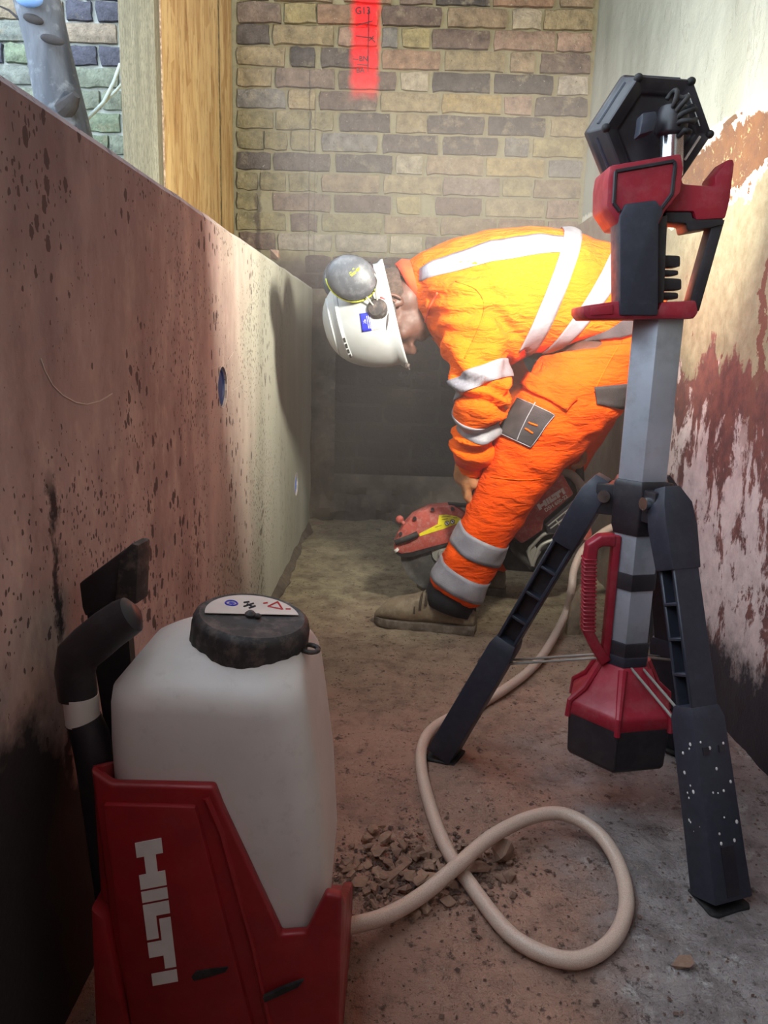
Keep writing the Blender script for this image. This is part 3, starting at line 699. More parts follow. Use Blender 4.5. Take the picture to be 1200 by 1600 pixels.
# legs
F1, F2 = at(684, 1178, Z=0), at(1135, 1420, Z=0); F3 = Vector((.585, 1.405, 0))
def leg(foot, th_slot=(.20, .57)):
    d = (Vector((foot.x, foot.y, 0))-c); rad = d.normalized(); tan = Vector((-rad.y, rad.x, 0))
    top = c+rad*.062+Vector((0, 0, z_hub1-.012)); bot = Vector((foot.x, foot.y, .012))-rad*.012
    ax = (bot-top); Ln = ax.length; ax.normalize(); out = (rad-ax*rad.dot(ax)).normalized()
    R = Matrix((tan, out, ax)).transposed()       # columns: tangent, outward, along
    P = lambda s, o=0, t=0: top+ax*(s*Ln)+out*o+tan*t
    mb = MB()
    w, t_ = .046, .036
    a, b = th_slot
    mb.rings([[P(s, so*hh, st*hw) for st, so in ((-1, -1), (1, -1), (1, 1), (-1, 1))] for s, hw, hh in ((-.015, .014, .012), (.03, .026, .02), (.09, .029, .021), (a, .0255, .020))])
    mb.bevel(.003, 2)
    g = obj('leg', mb, M['dark_plastic'], TW)
    mb = MB()
    mb.box(P((a+b)/2, .0155), (w, .006, (b-a)*Ln+.02), R); mb.box(P((a+b)/2, -.0155), (w*.9, .006, (b-a)*Ln+.02), R)
    mb.bevel(.0015, 1); obj('rail', mb, M['dark_plastic'], g)
    mb = MB(); mb.box(P((a+b)/2), (.005, .03, (b-a)*Ln), R); obj('web', mb, M['black_plastic'], g)
    for k in range(4):
        mb = MB(); s = a+(b-a)*(k+.98)/4.2; mb.box(P(s), (w*.96, .03, .005), R); mb.bevel(.001, 1); obj('rung', mb, M['dark_plastic'], g)
    mb = MB()
    mb.rings([[P(s, so*hh, st*hw) for st, so in ((-1, -1), (1, -1), (1, 1), (-1, 1))] for s, hw, hh in ((b-.03, .024, .0195), (b, .029, .0235), (.90, .0315, .0245), (1.0, .033, .025))])
    mb.bevel(.003, 2); lo = obj('lower_leg', mb, M['dark_plastic'], g)
    for st in (-.014, .014):
        mb = MB(); mb.box(P(b+.075, .0232, st), (.010, .005, .010), R); obj('latch_slot', mb, M['black_plastic'], g)
    mb = MB(); mb.box(P(.93, .0242, 0), (.022, .004, .07*Ln/.6), R); obj('foot_recess', mb, M['black_plastic'], g)
    mb = MB(); mb.prism([Vector((foot.x, foot.y, .0))+rad*r+tan*q for r, q in ((-.045, -.030), (.006, -.035), (.014, -.028), (.014, .028), (.006, .035), (-.045, .030))], (0, 0, .006)); mb.bevel(.0015, 1)
    obj('foot_plate', mb, M['black_rubber'], g)
    mb = MB(); pv = c+rad*.05+Vector((0, 0, z_hub1-.03)); mb.cyl(pv-tan*.034, pv+tan*.034, .010, 14); obj('pivot', mb, M['chrome'], g)
    mb = MB(); mb.box(c+rad*.05+Vector((0, 0, z_hub1-.036)), (.05, .03, .05), Matrix((tan, rad, Vector((0, 0, 1)))).transposed()); mb.bevel(.004, 2); obj('mount', mb, M['black_plastic'], g)
    for st in (-.010, .010):                        # a pair of spreader rods to each leg
        mb = MB(); mb.cyl(c+rad*.030+tan*st+Vector((0, 0, z_base-.004)), P(.61, -.02, st), .0023, 8); obj('spreader_rod', mb, M['bare_metal'], g)
    # dried paint drops
    mb = MB(); rnd = random.Random(int(foot.x*1000)); 
    for k in range(26):
        s = rnd.uniform(b+.03, .9); side = rnd.random() < .5
        cc = P(s, .0245 if not side else rnd.uniform(-.015, .015), rnd.uniform(-.024, .024) if not side else -.0302)
        r = rnd.uniform(.0008, .0026)
        if side: mb.ell(cc, out*r, ax*r*1.3, tan*.0012, 8, 5)
        else: mb.ell(cc, tan*r, ax*r*1.3, out*.0012, 8, 5)
    s_ = obj('paint_drops', mb, M['white_print'], g); s_['kind'] = 'stuff'
for f in (F1, F2, F3): leg(f)
# battery foot: red cone and black pack
za, zb = zc(1047), at(960, 1112, Y=1.118).z
zt = .122
hp = hexprism([(.0905, .172), (.0925, .180), (.0905, .196), (.066, .216), (.043, za+.004)], .004)
pk = obj('battery_housing', hp, M['red_plastic'], TW)
for k in range(6):                                   # raised ribs down the cone edges
    a = HA+k*pi/3; e = Vector((cos(a), sin(a), 0)); mb = MB()
    mb.tube([c+e*.042+Vector((0, 0, za)), c+e*.0665+Vector((0, 0, .217)), c+e*.0905+Vector((0, 0, .197)), c+e*.0925+Vector((0, 0, .170))], [.0075, .006, .005, .005], 8)
    obj('housing_rib', mb, M['red_plastic'], pk)
bp = obj('battery_pack', hexprism([(.083, .101), (.088, .108), (.0912, .176), (.090, .180)], .003), M['black_plastic'], TW)
mb = MB(); e = Vector((cos(HA), sin(HA), 0)); mb.tube([c+e*.0885+Vector((0, 0, .110)), c+e*.0912+Vector((0, 0, .172))], .002, 6); obj('seam_ridge', mb, M['black_plastic'], bp)
# carrying handle on the mast
hv = Vector((-.96, -.28, 0)).normalized(); hy = Vector((hv.y, -hv.x, 0))
hd = lambda px_, py_: at(px_, py_, Y=CY-.012)
def bar(pts, w, d, dirv):
    mb = MB(); rs = []
    n = len(pts)
    for i, p in enumerate(pts):
        t = (pts[min(i+1, n-1)]-pts[max(i-1, 0)]).normalized(); e2 = Vector(dirv); e2 = (e2-t*e2.dot(t)).normalized(); e1 = t.cross(e2)
        ww = w[i] if isinstance(w, (list, tuple)) else w
        rs.append([p+e1*ww*a+e2*d*b for a, b in ((-1, -1), (1, -1), (1, 1), (-1, 1))])
    mb.rings(rs); return mb
path = [hd(960, 843), hd(938, 843), hd(924, 852), hd(920, 880), hd(918, 985), hd(928, 1006), hd(945, 1032)]
mb = bar(path, [.010, .009, .0095, .009, .009, .0085, .0095], .012, (0, 1, 0)); mb.bevel(.004, 3)
hn = obj('carry_handle', mb, M['red_plastic'], TW)
mb = MB()
for k in range(19):
    y_ = 872+k*6.1; mb.box(hd(919.5-k*.1, y_)+Vector((.001, 0, 0)), (.0205, .026, .0028))
mb.bevel(.0008, 1); obj('grip_ribs', mb, M['red_plastic'], hn)['kind'] = 'stuff'
mb = MB(); mb.box((hd(952, 930).x+.002, CY-.012, (hd(952, 835).z+hd(952, 1030).z)/2), (.012, .02, hd(952, 835).z-hd(952, 1030).z)); mb.bevel(.003, 2); obj('handle_rail', mb, M['red_plastic'], TW)
# top carrier: red block, black grip, arm, strut, base plate
YF = 1.145
T = lambda px_, py_, Y=YF: at(px_, py_, Y=Y)
def plate(pp_, th, Y=YF, bev=.003):
    mb = MB(); mb.prism([T(a, b, Y) for a, b in pp_], (0, th, 0)); return mb.bevel(bev, 2) if bev else mb
rb = obj('top_housing', plate([(953,258),(1065,239),(1069,262),(1064,300),(1040,330),(1030,352),(968,352),(948,322),(949,283)], .085, bev=.005), M['red_plastic'], TW)
mb = MB()
out_ = [(957,266),(1060,248),(1061,258),(1056,303),(1030,333)]; 
for a, b in zip([(962,268),(1053,252),(1055,258),(1050,303),(962,268),(959,318)], [(1053,252),(1055,258),(1050,303),(1031,329),(959,318),(968,330)]):
    mb.tube([T(*a, YF-.0005), T(*b, YF-.0005)], .0028, 6)
obj('groove', mb, M['black_plastic'], rb)
obj('grip', plate([(977,318),(1026,312),(1038,330),(1030,348),(1029,493),(969,493),(968,348),(969,337)], .05, YF-.006, .004), M['dark_plastic'], TW)
obj('grip_back', plate([(1026,340),(1044,335),(1038,470),(1036,493),(1026,493)], .06, YF+.012, .003), M['black_plastic'], TW)
obj('side_wing', plate([(948,318),(965,337),(968,350),(958,358),(947,345)], .03, YF+.05, .003), M['red_plastic'], TW)
obj('side_arm', plate([(1060,262),(1068,287),(1117,291),(1117,275),(1138,249),(1146,248),(1148,256),(1141,313),(1134,341),(1088,344),(1084,330),(1040,330),(1050,300)], .05, YF+.02, .006), M['red_plastic'], TW)
obj('arm_clamp', plate([(1040,331),(1081,331),(1083,341),(1130,340),(1133,350),(1110,356),(1075,362),(1072,349),(1038,347)], .045, YF+.022, .003), M['black_plastic'], TW)
obj('strut', plate([(1134,342),(1112,352),(1079,469),(1086,486),(1093,487)], .03, YF+.026, .003), M['black_plastic'], TW)
obj('base_plate', plate([(911,478),(966,470),(1028,484),(1034,472),(1088,469),(1092,488),(1085,498),(918,499),(911,490)], .08, YF, .004), M['red_plastic'], TW)
mb = plate([(923,480),(958,475),(958,491),(923,493)], .004, YF-.002, .0015); obj('base_recess', mb, M['red_plastic'], TW)
for a, b, w_ in ((398,418,64),(421,431,61),(434,454,66),(456,468,61)):
    mb = plate([(1034,a),(w_+1000,a+1),(w_+1000,b-1),(1034,b)], .03, YF+.03, .004); obj('cable_hook', mb, M['black_plastic'], TW)
# neck, tilt bracket, coil cable and lamp head
Yn = 1.185
nk0, nk1 = at(1048, 275, Y=Yn), at(1050, 196, Y=Yn)
mb = MB(); mb.cyl(nk0, nk1, .0165, 24); obj('neck_tube', mb, M['chrome'], TW)
mb = MB(); mb.lathe(nk1-Vector((0, 0, .012)), (0, 0, 1), [(.016, -.004), (.021, 0), (.022, .022), (.019, .036), (.008, .038)], 24); mb.box(nk1+Vector((0, .03, .012)), (.03, .05, .03)); mb.bevel(.002, 2); obj('tilt_bracket', mb, M['black_plastic'], TW)
kn = at(1010, 196, Y=1.165)
mb = MB(); mb.prism([at(a, b, Y=1.15) for a, b in ((1004,176),(1026,173),(1028,186),(1022,204),(999,211),(1003,190))], (0, .03, 0)); mb.bevel(.003, 2); obj('tilt_lever', mb, M['dark_plastic'], TW)
mb = MB(); pts = []
k0 = [at(1046, 152, Y=1.17), at(1062, 156, Y=1.165), at(1074, 172, Y=1.16), at(1074, 190, Y=1.16), at(1066, 206, Y=1.165)]
n = 150
for i in range(n+1):
    u = i/n*(len(k0)-1); j = min(int(u), len(k0)-2); f = u-j
    p = k0[j].lerp(k0[j+1], f); tg = (k0[j+1]-k0[j]).normalized(); e1 = Vector((0, 1, 0)); e2 = tg.cross(e1)
    a = i/n*2*pi*4.5; pts.append(p+(e1*cos(a)+e2*sin(a))*.0105)
pts.append(at(1062, 212, Y=1.17)); mb.tube(pts, .0034, 7); obj('coil_cable', mb, M['black_rubber'], TW, 'all')
hc = at(1031, 204, Y=1.20)
TILT = radians(5); RH = Matrix.Rotation(radians(7), 3, 'Z') @ Matrix.Rotation(TILT, 3, 'X')
hx = lambda R, y: [hc+RH @ Vector((R*.92*cos(k*pi/3), y, R*.90*sin(k*pi/3))) for k in range(6)]
mb = MB(); mb.rings([hx(.060, .018), hx(.064, .012), hx(.070, .010), hx(.086, .002), hx(.0885, .006), hx(.097, .040), hx(.1005, .044), hx(.1005, .058), hx(.095, .062)]); mb.bevel(.0025, 2)
hd_ = obj('lamp_head', mb, M['black_plastic'], TW)
for k in range(6):
    p = hx(.089, .006)[k]; mb = MB(); mb.ell(hc+(p-hc)*.955, (.0065, 0, 0), (0, .008, 0), (0, 0, .006), 12, 8); obj('corner_bumper', mb, M['black_rubber'], hd_)
    mb = MB(); a, b = hx(.0935, .03)[k], hx(.0935, .03)[(k+1) % 6]; mb.tube([a.lerp(b, .12), a.lerp(b, .88)], .0035, 8); obj('edge_rib', mb, M['dark_plastic'], hd_)
mb = MB(); mb.tube([at(1075, 145, Y=1.197), at(1093, 197, Y=1.197)], .0014, 6); obj('back_clip', mb, M['chrome'], hd_)
mb = MB(); mb.tube([at(1094, 213, Y=1.197), at(1070, 250, Y=1.197)], .0018, 6); obj('back_clip', mb, M['white_print'], hd_)
lens = NT('led_lens'); lens.done((.9, .9, .85, 1), .3, Emission_Strength=2.0); lens.b.inputs['Emission Color'].default_value = LAMP_COLOUR+(1,)
mb = MB(); mb.rings([hx(.084, .0625), hx(.082, .064)]); obj('lens', mb, lens.m, hd_)
ld = bpy.data.lights.new('led_light', 'AREA'); ld.shape = 'DISK'; ld.size = .13; ld.energy = LAMP_WATTS; ld.color = LAMP_COLOUR; ld.spread = radians(128)
lo = bpy.data.objects.new('led_light', ld); COL.objects.link(lo)
lp = hc+RH @ Vector((0, .070, 0)); ldir = Matrix.Rotation(radians(14), 3, 'Z') @ Vector((0, cos(TILT), sin(TILT)))
lo.rotation_euler = ldir.to_track_quat('-Z', 'Y').to_euler(); lo.parent = hd_; lo.location = lp-WL[hd_.name]

# ---------------------------------------------------------------- water tank in the left foreground
TK = thing('water_tank', 'white water tank with dusty black cap in red carrier against left wall', 'water tank', (-.155, .76, 0))
def rrect(x0, x1, y0, y1, z, r, n=6, tilt=0):
    pts = []
    for cx, cy, a0 in ((x1-r, y1-r, 0), (x0+r, y1-r, pi/2), (x0+r, y0+r, pi), (x1-r, y0+r, 3*pi/2)):
        for k in range(n+1):
            a = a0+k/n*pi/2; pts.append(Vector((cx+r*cos(a), cy+r*sin(a), z+tilt*(cx+r*cos(a)+.155))))
    return pts
mb = MB()
lv = [(.02, -.240, -.072, .68, .84, .02), (.10, -.252, -.060, .671, .85, .028), (.20, -.266, -.054, .667, .855, .03), (.30, -.269, -.060, .666, .857, .032), (.375, -.270, -.070, .665, .858, .032),
      (.412, -.270, -.075, .666, .858, .034), (.428, -.268, -.079, .669, .855, .034), (.440, -.258, -.083, .682, .848, .038), (.452, -.240, -.086, .698, .838, .046), (.460, -.214, -.090, .704, .828, .055)]
mb.rings([rrect(x0, x1, y0, y1, z, r) for z, x0, x1, y0, y1, r in lv])
tk = obj('tank_body', mb, M['tank_white'], TK, 'all')
CT = Vector((-.145, .755, .452)); ca = Vector((.13, -.06, 1)).normalized()
mb = MB(); mb.lathe(CT, ca, [(.051, -.03), (.051, .012)], 40); obj('neck', mb, M['tank_white'], TK)
mb = MB()
prof_ = [(.0585, -.002), (.0605, .002), (.0600, .024), (.0585, .0295), (.054, .0325), (.050, .0315), (.03, .031), (.004, .0312)]
e1 = (Vector((1, 0, 0))-ca*ca.x).normalized(); e2 = ca.cross(e1); N = 96
mb.rings([[CT+ca*h+(e1*cos(2*pi*k/N)+e2*sin(2*pi*k/N))*(r*(1.012 if (i in (1, 2) and k % 4 < 2) else 1)) for k in range(N)] for i, (r, h) in enumerate(prof_)])
cp = obj('cap', mb, M['cap_black'], TK)
mb = MB(); a0, a1 = radians(18), radians(198); n = 30
ring = [CT+ca*.0326+(e1*cos(a0+(a1-a0)*k/n)+e2*sin(a0+(a1-a0)*k/n))*.0485 for k in range(n+1)]
mb.prism(ring, ca*.0006); lb = obj('cap_sticker', mb, M['cap_label'], cp)
def on_cap(u, v): return CT+ca*.0334+e1*u+e2*v
mb = MB(); n = 24
for k in range(n):
    a, b = 2*pi*k/n, 2*pi*(k+1)/n; mb.tube([on_cap(-.026+.0062*cos(a), .018+.0062*sin(a)), on_cap(-.026+.0062*cos(b), .018+.0062*sin(b))], .0011, 4)
mb.prism([on_cap(-.029, .016), on_cap(-.024, .015), on_cap(-.022, .020), on_cap(-.028, .021)], ca*.0003)
obj('sticker_symbol', mb, M['blue_print'], cp)
mb = MB()
for a, b in (((-.012, .014), (-.004, .026)), ((-.010, .022), (-.002, .016)), ((-.006, .012), (-.001, .020)), ((-.014, .024), (-.009, .028))): mb.tube([on_cap(*a), on_cap(*b)], .0013, 4)
obj('sticker_symbol', mb, M['dark_print'], cp)
mb = MB()
for a, b in (((.012, .024), (.020, .040)), ((.020, .040), (.028, .022)), ((.028, .022), (.012, .024)), ((.006, .030), (.010, .033)), ((.031, .024), (.036, .026))): mb.tube([on_cap(*a), on_cap(*b)], .0011, 4)
obj('sticker_symbol', mb, M['red_print'], cp)
mb = MB(); mb.lathe(CT+ca*.031+e1*-.002-e2*.002, ca, [(.0055, 0), (.006, .003), (.003, .006), (.001, .0065)], 14); mb.ell(CT+ca*.034+e1*.006-e2*.005, (.004, 0, 0), (0, .003, 0), (0, 0, .003), 8, 6); obj('vent_button', mb, M['cap_black'], cp)
mb = MB(); lc = CT+ca*.010+e1*.064-e2*.012; n = 16
mb.tube([lc+(e1*cos(2*pi*k/n)*.009+e2*sin(2*pi*k/n)*.0085) for k in range(n+1)], .0028, 6); obj('cap_lug', mb, M['cap_black'], cp, 'all')
# red carrier
YR = .655
R_ = lambda a, b, Y=YR: at(a, b, Y=Y)
front = [(141,1203),(174,1226),(334,1230),(346,1262),(440,1462),(478,1459),(509,1397),(534,1402)]
pts = [R_(*a) for a in front]
pts[0].x = max(pts[0].x, -.283); xb0, xb1 = pts[0].x+.006, pts[-1].x
base = [Vector((pts[-1].x, YR, .004)), Vector((xb0+.018, YR, .004))]
mb = MB(); mb.prism(pts+base, (0, .012, 0)); mb.bevel(.004, 3)
cr = obj('carrier', mb, M['tank_red'], TK)
zr = pts[-1].z
mb = MB(); mb.prism([Vector((xb1-.012, YR+.008, 0.004)), Vector((xb1-.012, YR+.008, zr)), Vector((xb1-.010, YR+.03, zr-.03)), Vector((xb1-.010, .87, zr-.15)), Vector((xb1-.010, .87, .004))], (.012, 0, 0)); mb.bevel(.003, 2)
obj('carrier_side', mb, M['tank_red'], TK)
mb = MB(); mb.prism([Vector((xb0-.004, YR+.008, .004)), Vector((xb0-.008, YR+.008, pts[0].z)), Vector((xb0-.008, .86, pts[0].z-.09)), Vector((xb0-.004, .87, .004))], (.012, 0, 0)); mb.bevel(.003, 2)
obj('carrier_side', mb, M['tank_red'], TK)
mb = MB(); mb.box(((xb0+xb1)/2, .866, .04), (xb1-xb0, .012, .07)); mb.bevel(.003, 2); obj('carrier_back', mb, M['tank_red'], TK)
mb = MB(); mb.box(((xb0+xb1)/2, .76, .012), (xb1-xb0-.004, .2, .016)); obj('carrier_floor', mb, M['tank_red'], TK)
# raised trapezoid panel with the lettering, its top edge bevel and the ridge beside it
Yp = YR-.006
mb = MB(); mb.prism([R_(a, b, Yp) for a, b in ((160,1258),(305,1262),(404,1640),(208,1640))], (0, .010, 0)); mb.bevel(.0035, 2); fp = obj('front_panel', mb, M['tank_red'], TK)
mb = MB(); mb.tube([R_(322,1246), R_(345,1300), R_(395,1480), R_(430,1640)], .0035, 8); obj('panel_ridge', mb, M['tank_red'], TK)
mb = MB(); mb.prism([R_(a, b, YR-.012) for a, b in ((141,1420),(165,1440),(205,1640),(150,1640))], (0, .03, 0)); mb.bevel(.004, 2); obj('corner_guard', mb, M['tank_red'], TK)
o_, u_, v_ = R_(253.5, 1311, Yp-.0008), R_(278, 1536, Yp-.0008), R_(210.5, 1317, Yp-.0008)
# letters read downwards: along the panel, letter tops to the right
L0 = R_(211, 1317, Yp-.0006); Lu = (R_(239, 1540, Yp-.0006)-L0)/5.04; Lv = (R_(252, 1309, Yp-.0006)-L0)
mw = Matrix(((Lu.x, Lv.x, 0, L0.x), (Lu.y, Lv.y, -1, L0.y), (Lu.z, Lv.z, 0, L0.z), (0, 0, 0, 1)))
obj('lettering', logo(mw, .0006), M['white_print'], fp, False)
for a in (((299,1527),(306,1518),(330,1514),(357,1511),(352,1519),(322,1528),(303,1533)), ((411,1559),(440,1545),(474,1533),(465,1543),(437,1556),(413,1567))):
    mb = MB(); mb.prism([R_(p[0], p[1], Yp-.001) for p in a], (0, .004, 0)); obj('drain_slot', mb, M['black_rubber'], TK, False)
# pump handle and the hand grip behind it
YH = .70
Hh = lambda a, b, Y=YH: at(a, b, Y=Y)
mb = MB(); mb.tube([Hh(122,1090), Hh(117,1050), Hh(122,1025), Hh(140,1008), Hh(170,983), Hh(195,966), Hh(206,960), Hh(214,956)], [.019, .0195, .021, .021, .0205, .0200, .0185, .009], 18, flat=.85)
obj('pump_handle', mb, M['black_plastic'], TK)
mb = MB(); mb.cyl(Hh(130,1128), Hh(126,1086), .0168, 24); obj('pump_collar', mb, M['white_print'], TK)
mb = MB(); mb.tube([Hh(178,1400), Hh(150,1200), Hh(141,1150), Hh(131,1124)], [.0185, .0185, .0185, .0172], 20); obj('pump_cylinder', mb, M['black_plastic'], TK)
YG = .80
mb = MB(); G = lambda a, b, Y=YG: at(a, b, Y=Y)
mb.prism([G(123,912), G(206,850), G(184,938), G(133,964), G(128,950)], (.0, .016, 0)); mb.bevel(.003, 2)
hg = obj('hand_grip', mb, M['black_plastic'], TK)
mb = MB(); mb.prism([G(186,868,YG-.004), G(205,849,YG-.004), G(216,852,YG-.004), G(213,945,YG-.004), G(178,945,YG-.004)], (.004, .03, 0)); mb.bevel(.003, 2); obj('grip_edge', mb, M['cap_black'], TK)
mb = MB(); mb.prism([G(136,960,YG+.004), G(196,930,YG+.004), G(215,1180,YG+.004), G(170,1180,YG+.004)], (0, .016, 0)); obj('grip_post', mb, M['black_plastic'], TK)

# ---------------------------------------------------------------- hose
def spline(P, n=8):
    P = [Vector(p) for p in P]; out = []
    for i in range(len(P)-1):
        p0, p1, p2, p3 = P[max(i-1, 0)], P[i], P[i+1], P[min(i+2, len(P)-1)]
        for k in range(n):
            t = k/n; out.append(.5*((2*p1)+(-p0+p2)*t+(2*p0-5*p1+4*p2-p3)*t*t+(-p0+3*p1-3*p2+p3)*t**3))
    out.append(P[-1]); return out
HP = [(500,1455,.035),(535,1449,.032),(600,1432,.026),(660,1398,.024),(715,1352,.036),(770,1306,.040),(830,1277,.036),(880,1272,.034),(930,1298,.028),(964,1345,.020),(979,1408,.014),(960,1465,.0125),(910,1499,.0125),
      (850,1491,.0125),(792,1455,.0125),(735,1382,.0125),(700,1330,.0125),(676,1272,.0125),(660,1210,.0125),(659,1172,.0125),(670,1145,.0125),(695,1126,.0125),(740,1106,.0125),(790,1076,.0125),(832,1043,.0125),(860,1005,.02),(884,958,.05)]
hp_ = [at(a, b, Z=z) for a, b, z in HP]+[at(893, 920, Y=1.99), at(897, 890, Y=2.02), at(912, 858, Y=2.06), at(942, 832, Y=2.1), at(972, 815, Y=2.14), at(985, 800, Y=2.18), at(970, 786, Y=2.2), at(945, 780, Y=2.2), at(920, 790, Y=2.2)]
mb = MB(); mb.tube(spline(hp_, 8), .0108, 14)
single('water_hose', mb, M['hose'], 'pale translucent hose looping from the white tank towards the saw', 'hose', hp_[8], smooth='all')
# short muddy stake on which the hose leans
mb = MB(); sb = at(893, 990, Z=0)
mb.rings([[sb+Vector((dx*w+ox, dy*.012, z)) for dx, dy in ((-1, -1), (1, -1), (1, 1), (-1, 1))] for z, w, ox in ((0, .017, 0), (.04, .015, .002), (.10, .014, .006), (.125, .013, .012), (.14, .006, .018))]); mb.bevel(.003, 2)
single('wooden_stake', mb, M['stake'], 'short muddy wooden stake standing on the floor behind the hose', 'stake', sb+Vector((0, .02, 0)))

# ---------------------------------------------------------------- rubble
def stone_mesh(seed, n=13):
    rnd = random.Random(seed); mb = MB()
    mb.hull([Vector((rnd.gauss(0, .45), rnd.gauss(0, .45), rnd.gauss(0, .45))).normalized()*rnd.uniform(.75, 1) for _ in range(n)]); return mb
SM = [mesh_of(stone_mesh(s, 11+s % 4), M['stone'], False, Vector(), 'stone') for s in range(14)]
def stone(px_, py_, sx, sy, sz, label, group=None, rot=None, mi=None, z=0):
    p = at(px_, py_, Z=0); o = bpy.data.objects.new('concrete_lump', SM[random.randrange(14) if mi is None else mi]); COL.objects.link(o)
    o.scale = (sx, sy, sz); o.location = (p.x, p.y, sz*.55+z); o.rotation_euler = (random.uniform(-.2, .2), random.uniform(-.2, .2), random.uniform(0, 6.28) if rot is None else rot)
    o['label'] = label; o['category'] = 'rubble'
    if group: o['group'] = group
stone(783, 1340, .028, .022, .022, 'largest rounded lump of broken concrete under the raised hose loop', mi=3)
stone(742, 1362, .030, .018, .010, 'flat slab of broken concrete beside the largest lump', mi=5, rot=.3)
stone(795, 1374, .015, .013, .012, 'squarish brown concrete block in front of the largest lump', mi=7, rot=.8)
stone(607, 1378, .050, .012, .008, 'long narrow sliver of concrete lying across the rubble heap', mi=2, rot=.75)
stone(563, 1386, .018, .014, .010, 'broad flat chip of concrete at the left of the rubble heap', mi=9)
stone(635, 1372, .020, .012, .009, 'flat pale flake of concrete in the middle of the rubble heap', mi=4, rot=-.5)
stone(648, 1432, .015, .012, .009, 'small concrete lump touching the front of the hose below the heap', mi=6)
stone(1062, 1508, .020, .012, .008, 'lone flat stone on the grey floor at lower right', mi=8, rot=.1)
for i, (px_, py_, sz) in enumerate(((497,824,.03),(512,829,.022),(506,834,.014),(527,832,.012),(488,845,.010))):
    stone(px_, py_, sz*1.3, sz, sz*.6, ('largest lump of rubble in the far left corner by the low wall', 'second lump of rubble right of the largest in the far corner', 'small lump of rubble in front of the two corner lumps', 'small lump of rubble furthest right in the far corner', 'tiny lump of rubble against the foot of the low wall')[i])
rnd = random.Random(12)
for k in range(150):
    u = rnd.gauss(0, 1); px_ = 640+u*72; py_ = 1368+rnd.gauss(0, 26)-u*6
    if px_ < 520 or px_ > 820: continue
    s = rnd.uniform(.0045, .0125)*(1.1-.25*abs(u)/2)
    stone(px_, py_, s*rnd.uniform(.9, 1.5), s*rnd.uniform(.7, 1.1), s*rnd.uniform(.55, .9), 'small angular piece of broken concrete in the heap by the hose crossing', 'broken concrete pieces in the heap', z=rnd.uniform(0, .006) if abs(u) < .9 else 0)
def chips(n, mat, seed, place, smin, smax):
    rnd = random.Random(seed); mb = MB()
    for _ in range(n):
        p = place(rnd); s = rnd.uniform(smin, smax)*rnd.uniform(.5, 1); a = rnd.uniform(0, 6.28); q = rnd.uniform(.5, 1)
        e1, e2 = Vector((cos(a), sin(a), rnd.uniform(-.2, .2)))*s, Vector((-sin(a), cos(a), rnd.uniform(-.2, .2)))*s*q
        c_ = Vector((p[0], p[1], .001+s*.25+fl_h(p)))
        vs = [c_+e1, c_+e2, c_-e1*.9, c_-e2, c_+Vector((0, 0, s*.5)), c_-Vector((0, 0, s*.5))]
        mb.poly(vs, [(0, 1, 4), (1, 2, 4), (2, 3, 4), (3, 0, 4), (1, 0, 5), (2, 1, 5), (3, 2, 5), (0, 3, 5)])
    return mb
def fl_h(p): return .006*nz((p[0], p[1], 0), 6)+.004*nz((p[0], p[1], 0), 19, 3)
def heap(r):
    u = r.gauss(0, 1); return at(640+u*85, 1372+r.gauss(0, 34)-u*5, Z=0)
def allover(r): return (r.uniform(-.33, .69), r.uniform(.6, 2.4))
def front_(r): return at(r.uniform(540, 1190), r.uniform(1180, 1600), Z=0)
for nm, n, f, a, b in (('heap_grit', 1100, heap, .002, .007), ('floor_grit', 1500, allover, .0010, .0036), ('front_grit', 260, front_, .0012, .0050)):
    o = single(nm, chips(n, None, len(nm), f, a, b), M['chips'], {'heap_grit': 'fine dark concrete grit of the heap at the hose crossing', 'floor_grit': 'fine grit strewn over the whole trench floor', 'front_grit': 'loose grit strewn over the near floor'}[nm], 'grit', (0, 0, 0), smooth=False)
    o['kind'] = 'stuff'

# ---------------------------------------------------------------- cut-off saw
YS = 2.13
S = lambda a, b, Y=YS: at(a, b, Y=Y)
def sp(pp_, th, Y=YS, bev=.004):
    mb = MB(); mb.prism([S(a, b, Y) for a, b in pp_], (0, th, 0)); return mb.bevel(bev, 2) if bev else mb
bc = S(690, 863, 2.155)
SW = thing('cut_off_saw', 'dusty red petrol cut-off saw held low behind the worker\'s leg', 'power saw', (bc.x+.15, 2.2, 0))
mb = MB(); n = 64
mb.lathe(bc-Vector((0, .002, 0)), (0, 1, 0), [(.004, -.0015), (.090, -.0015), (.092, 0), (.113, 0), (.115, -.0006), (.1195, -.0006), (.1195, .0046), (.115, .0046), (.004, .004)], 64); bl = obj('blade', mb, M['blade_steel'], SW)
mb = MB(); mb.lathe(bc-Vector((0, .012, 0)), (0, 1, 0), [(.004, -.010), (.010, -.010), (.011, -.002), (.028, 0), (.030, .004), (.030, .024)], 30); obj('flange', mb, M['bare_metal'], bl)
gd = obj('blade_guard', sp([(616,862),(615,850),(621,839),(630,822),(645,806),(672,793),(706,790),(717,795),(738,812),(738,839),(722,843),(642,864),(628,866)], .058, YS, .007), M['red_housing'], SW)
obj('guard_lip', sp([(618,865),(640,862),(708,842),(738,835),(738,843),(705,851),(642,871),(626,870)], .05, YS+.004, .002), M['black_rubber'], gd)
obj('guard_lip', sp([(700,787),(760,792),(765,796),(702,792)], .03, YS+.01, .002), M['black_rubber'], gd)
yl = obj('warning_label', sp([(655,834),(684,819),(686,805),(698,804),(714,807),(721,811),(717,817),(694,826),(656,838)], .001, YS-.001, 0), M['yellow_label'], gd, False)
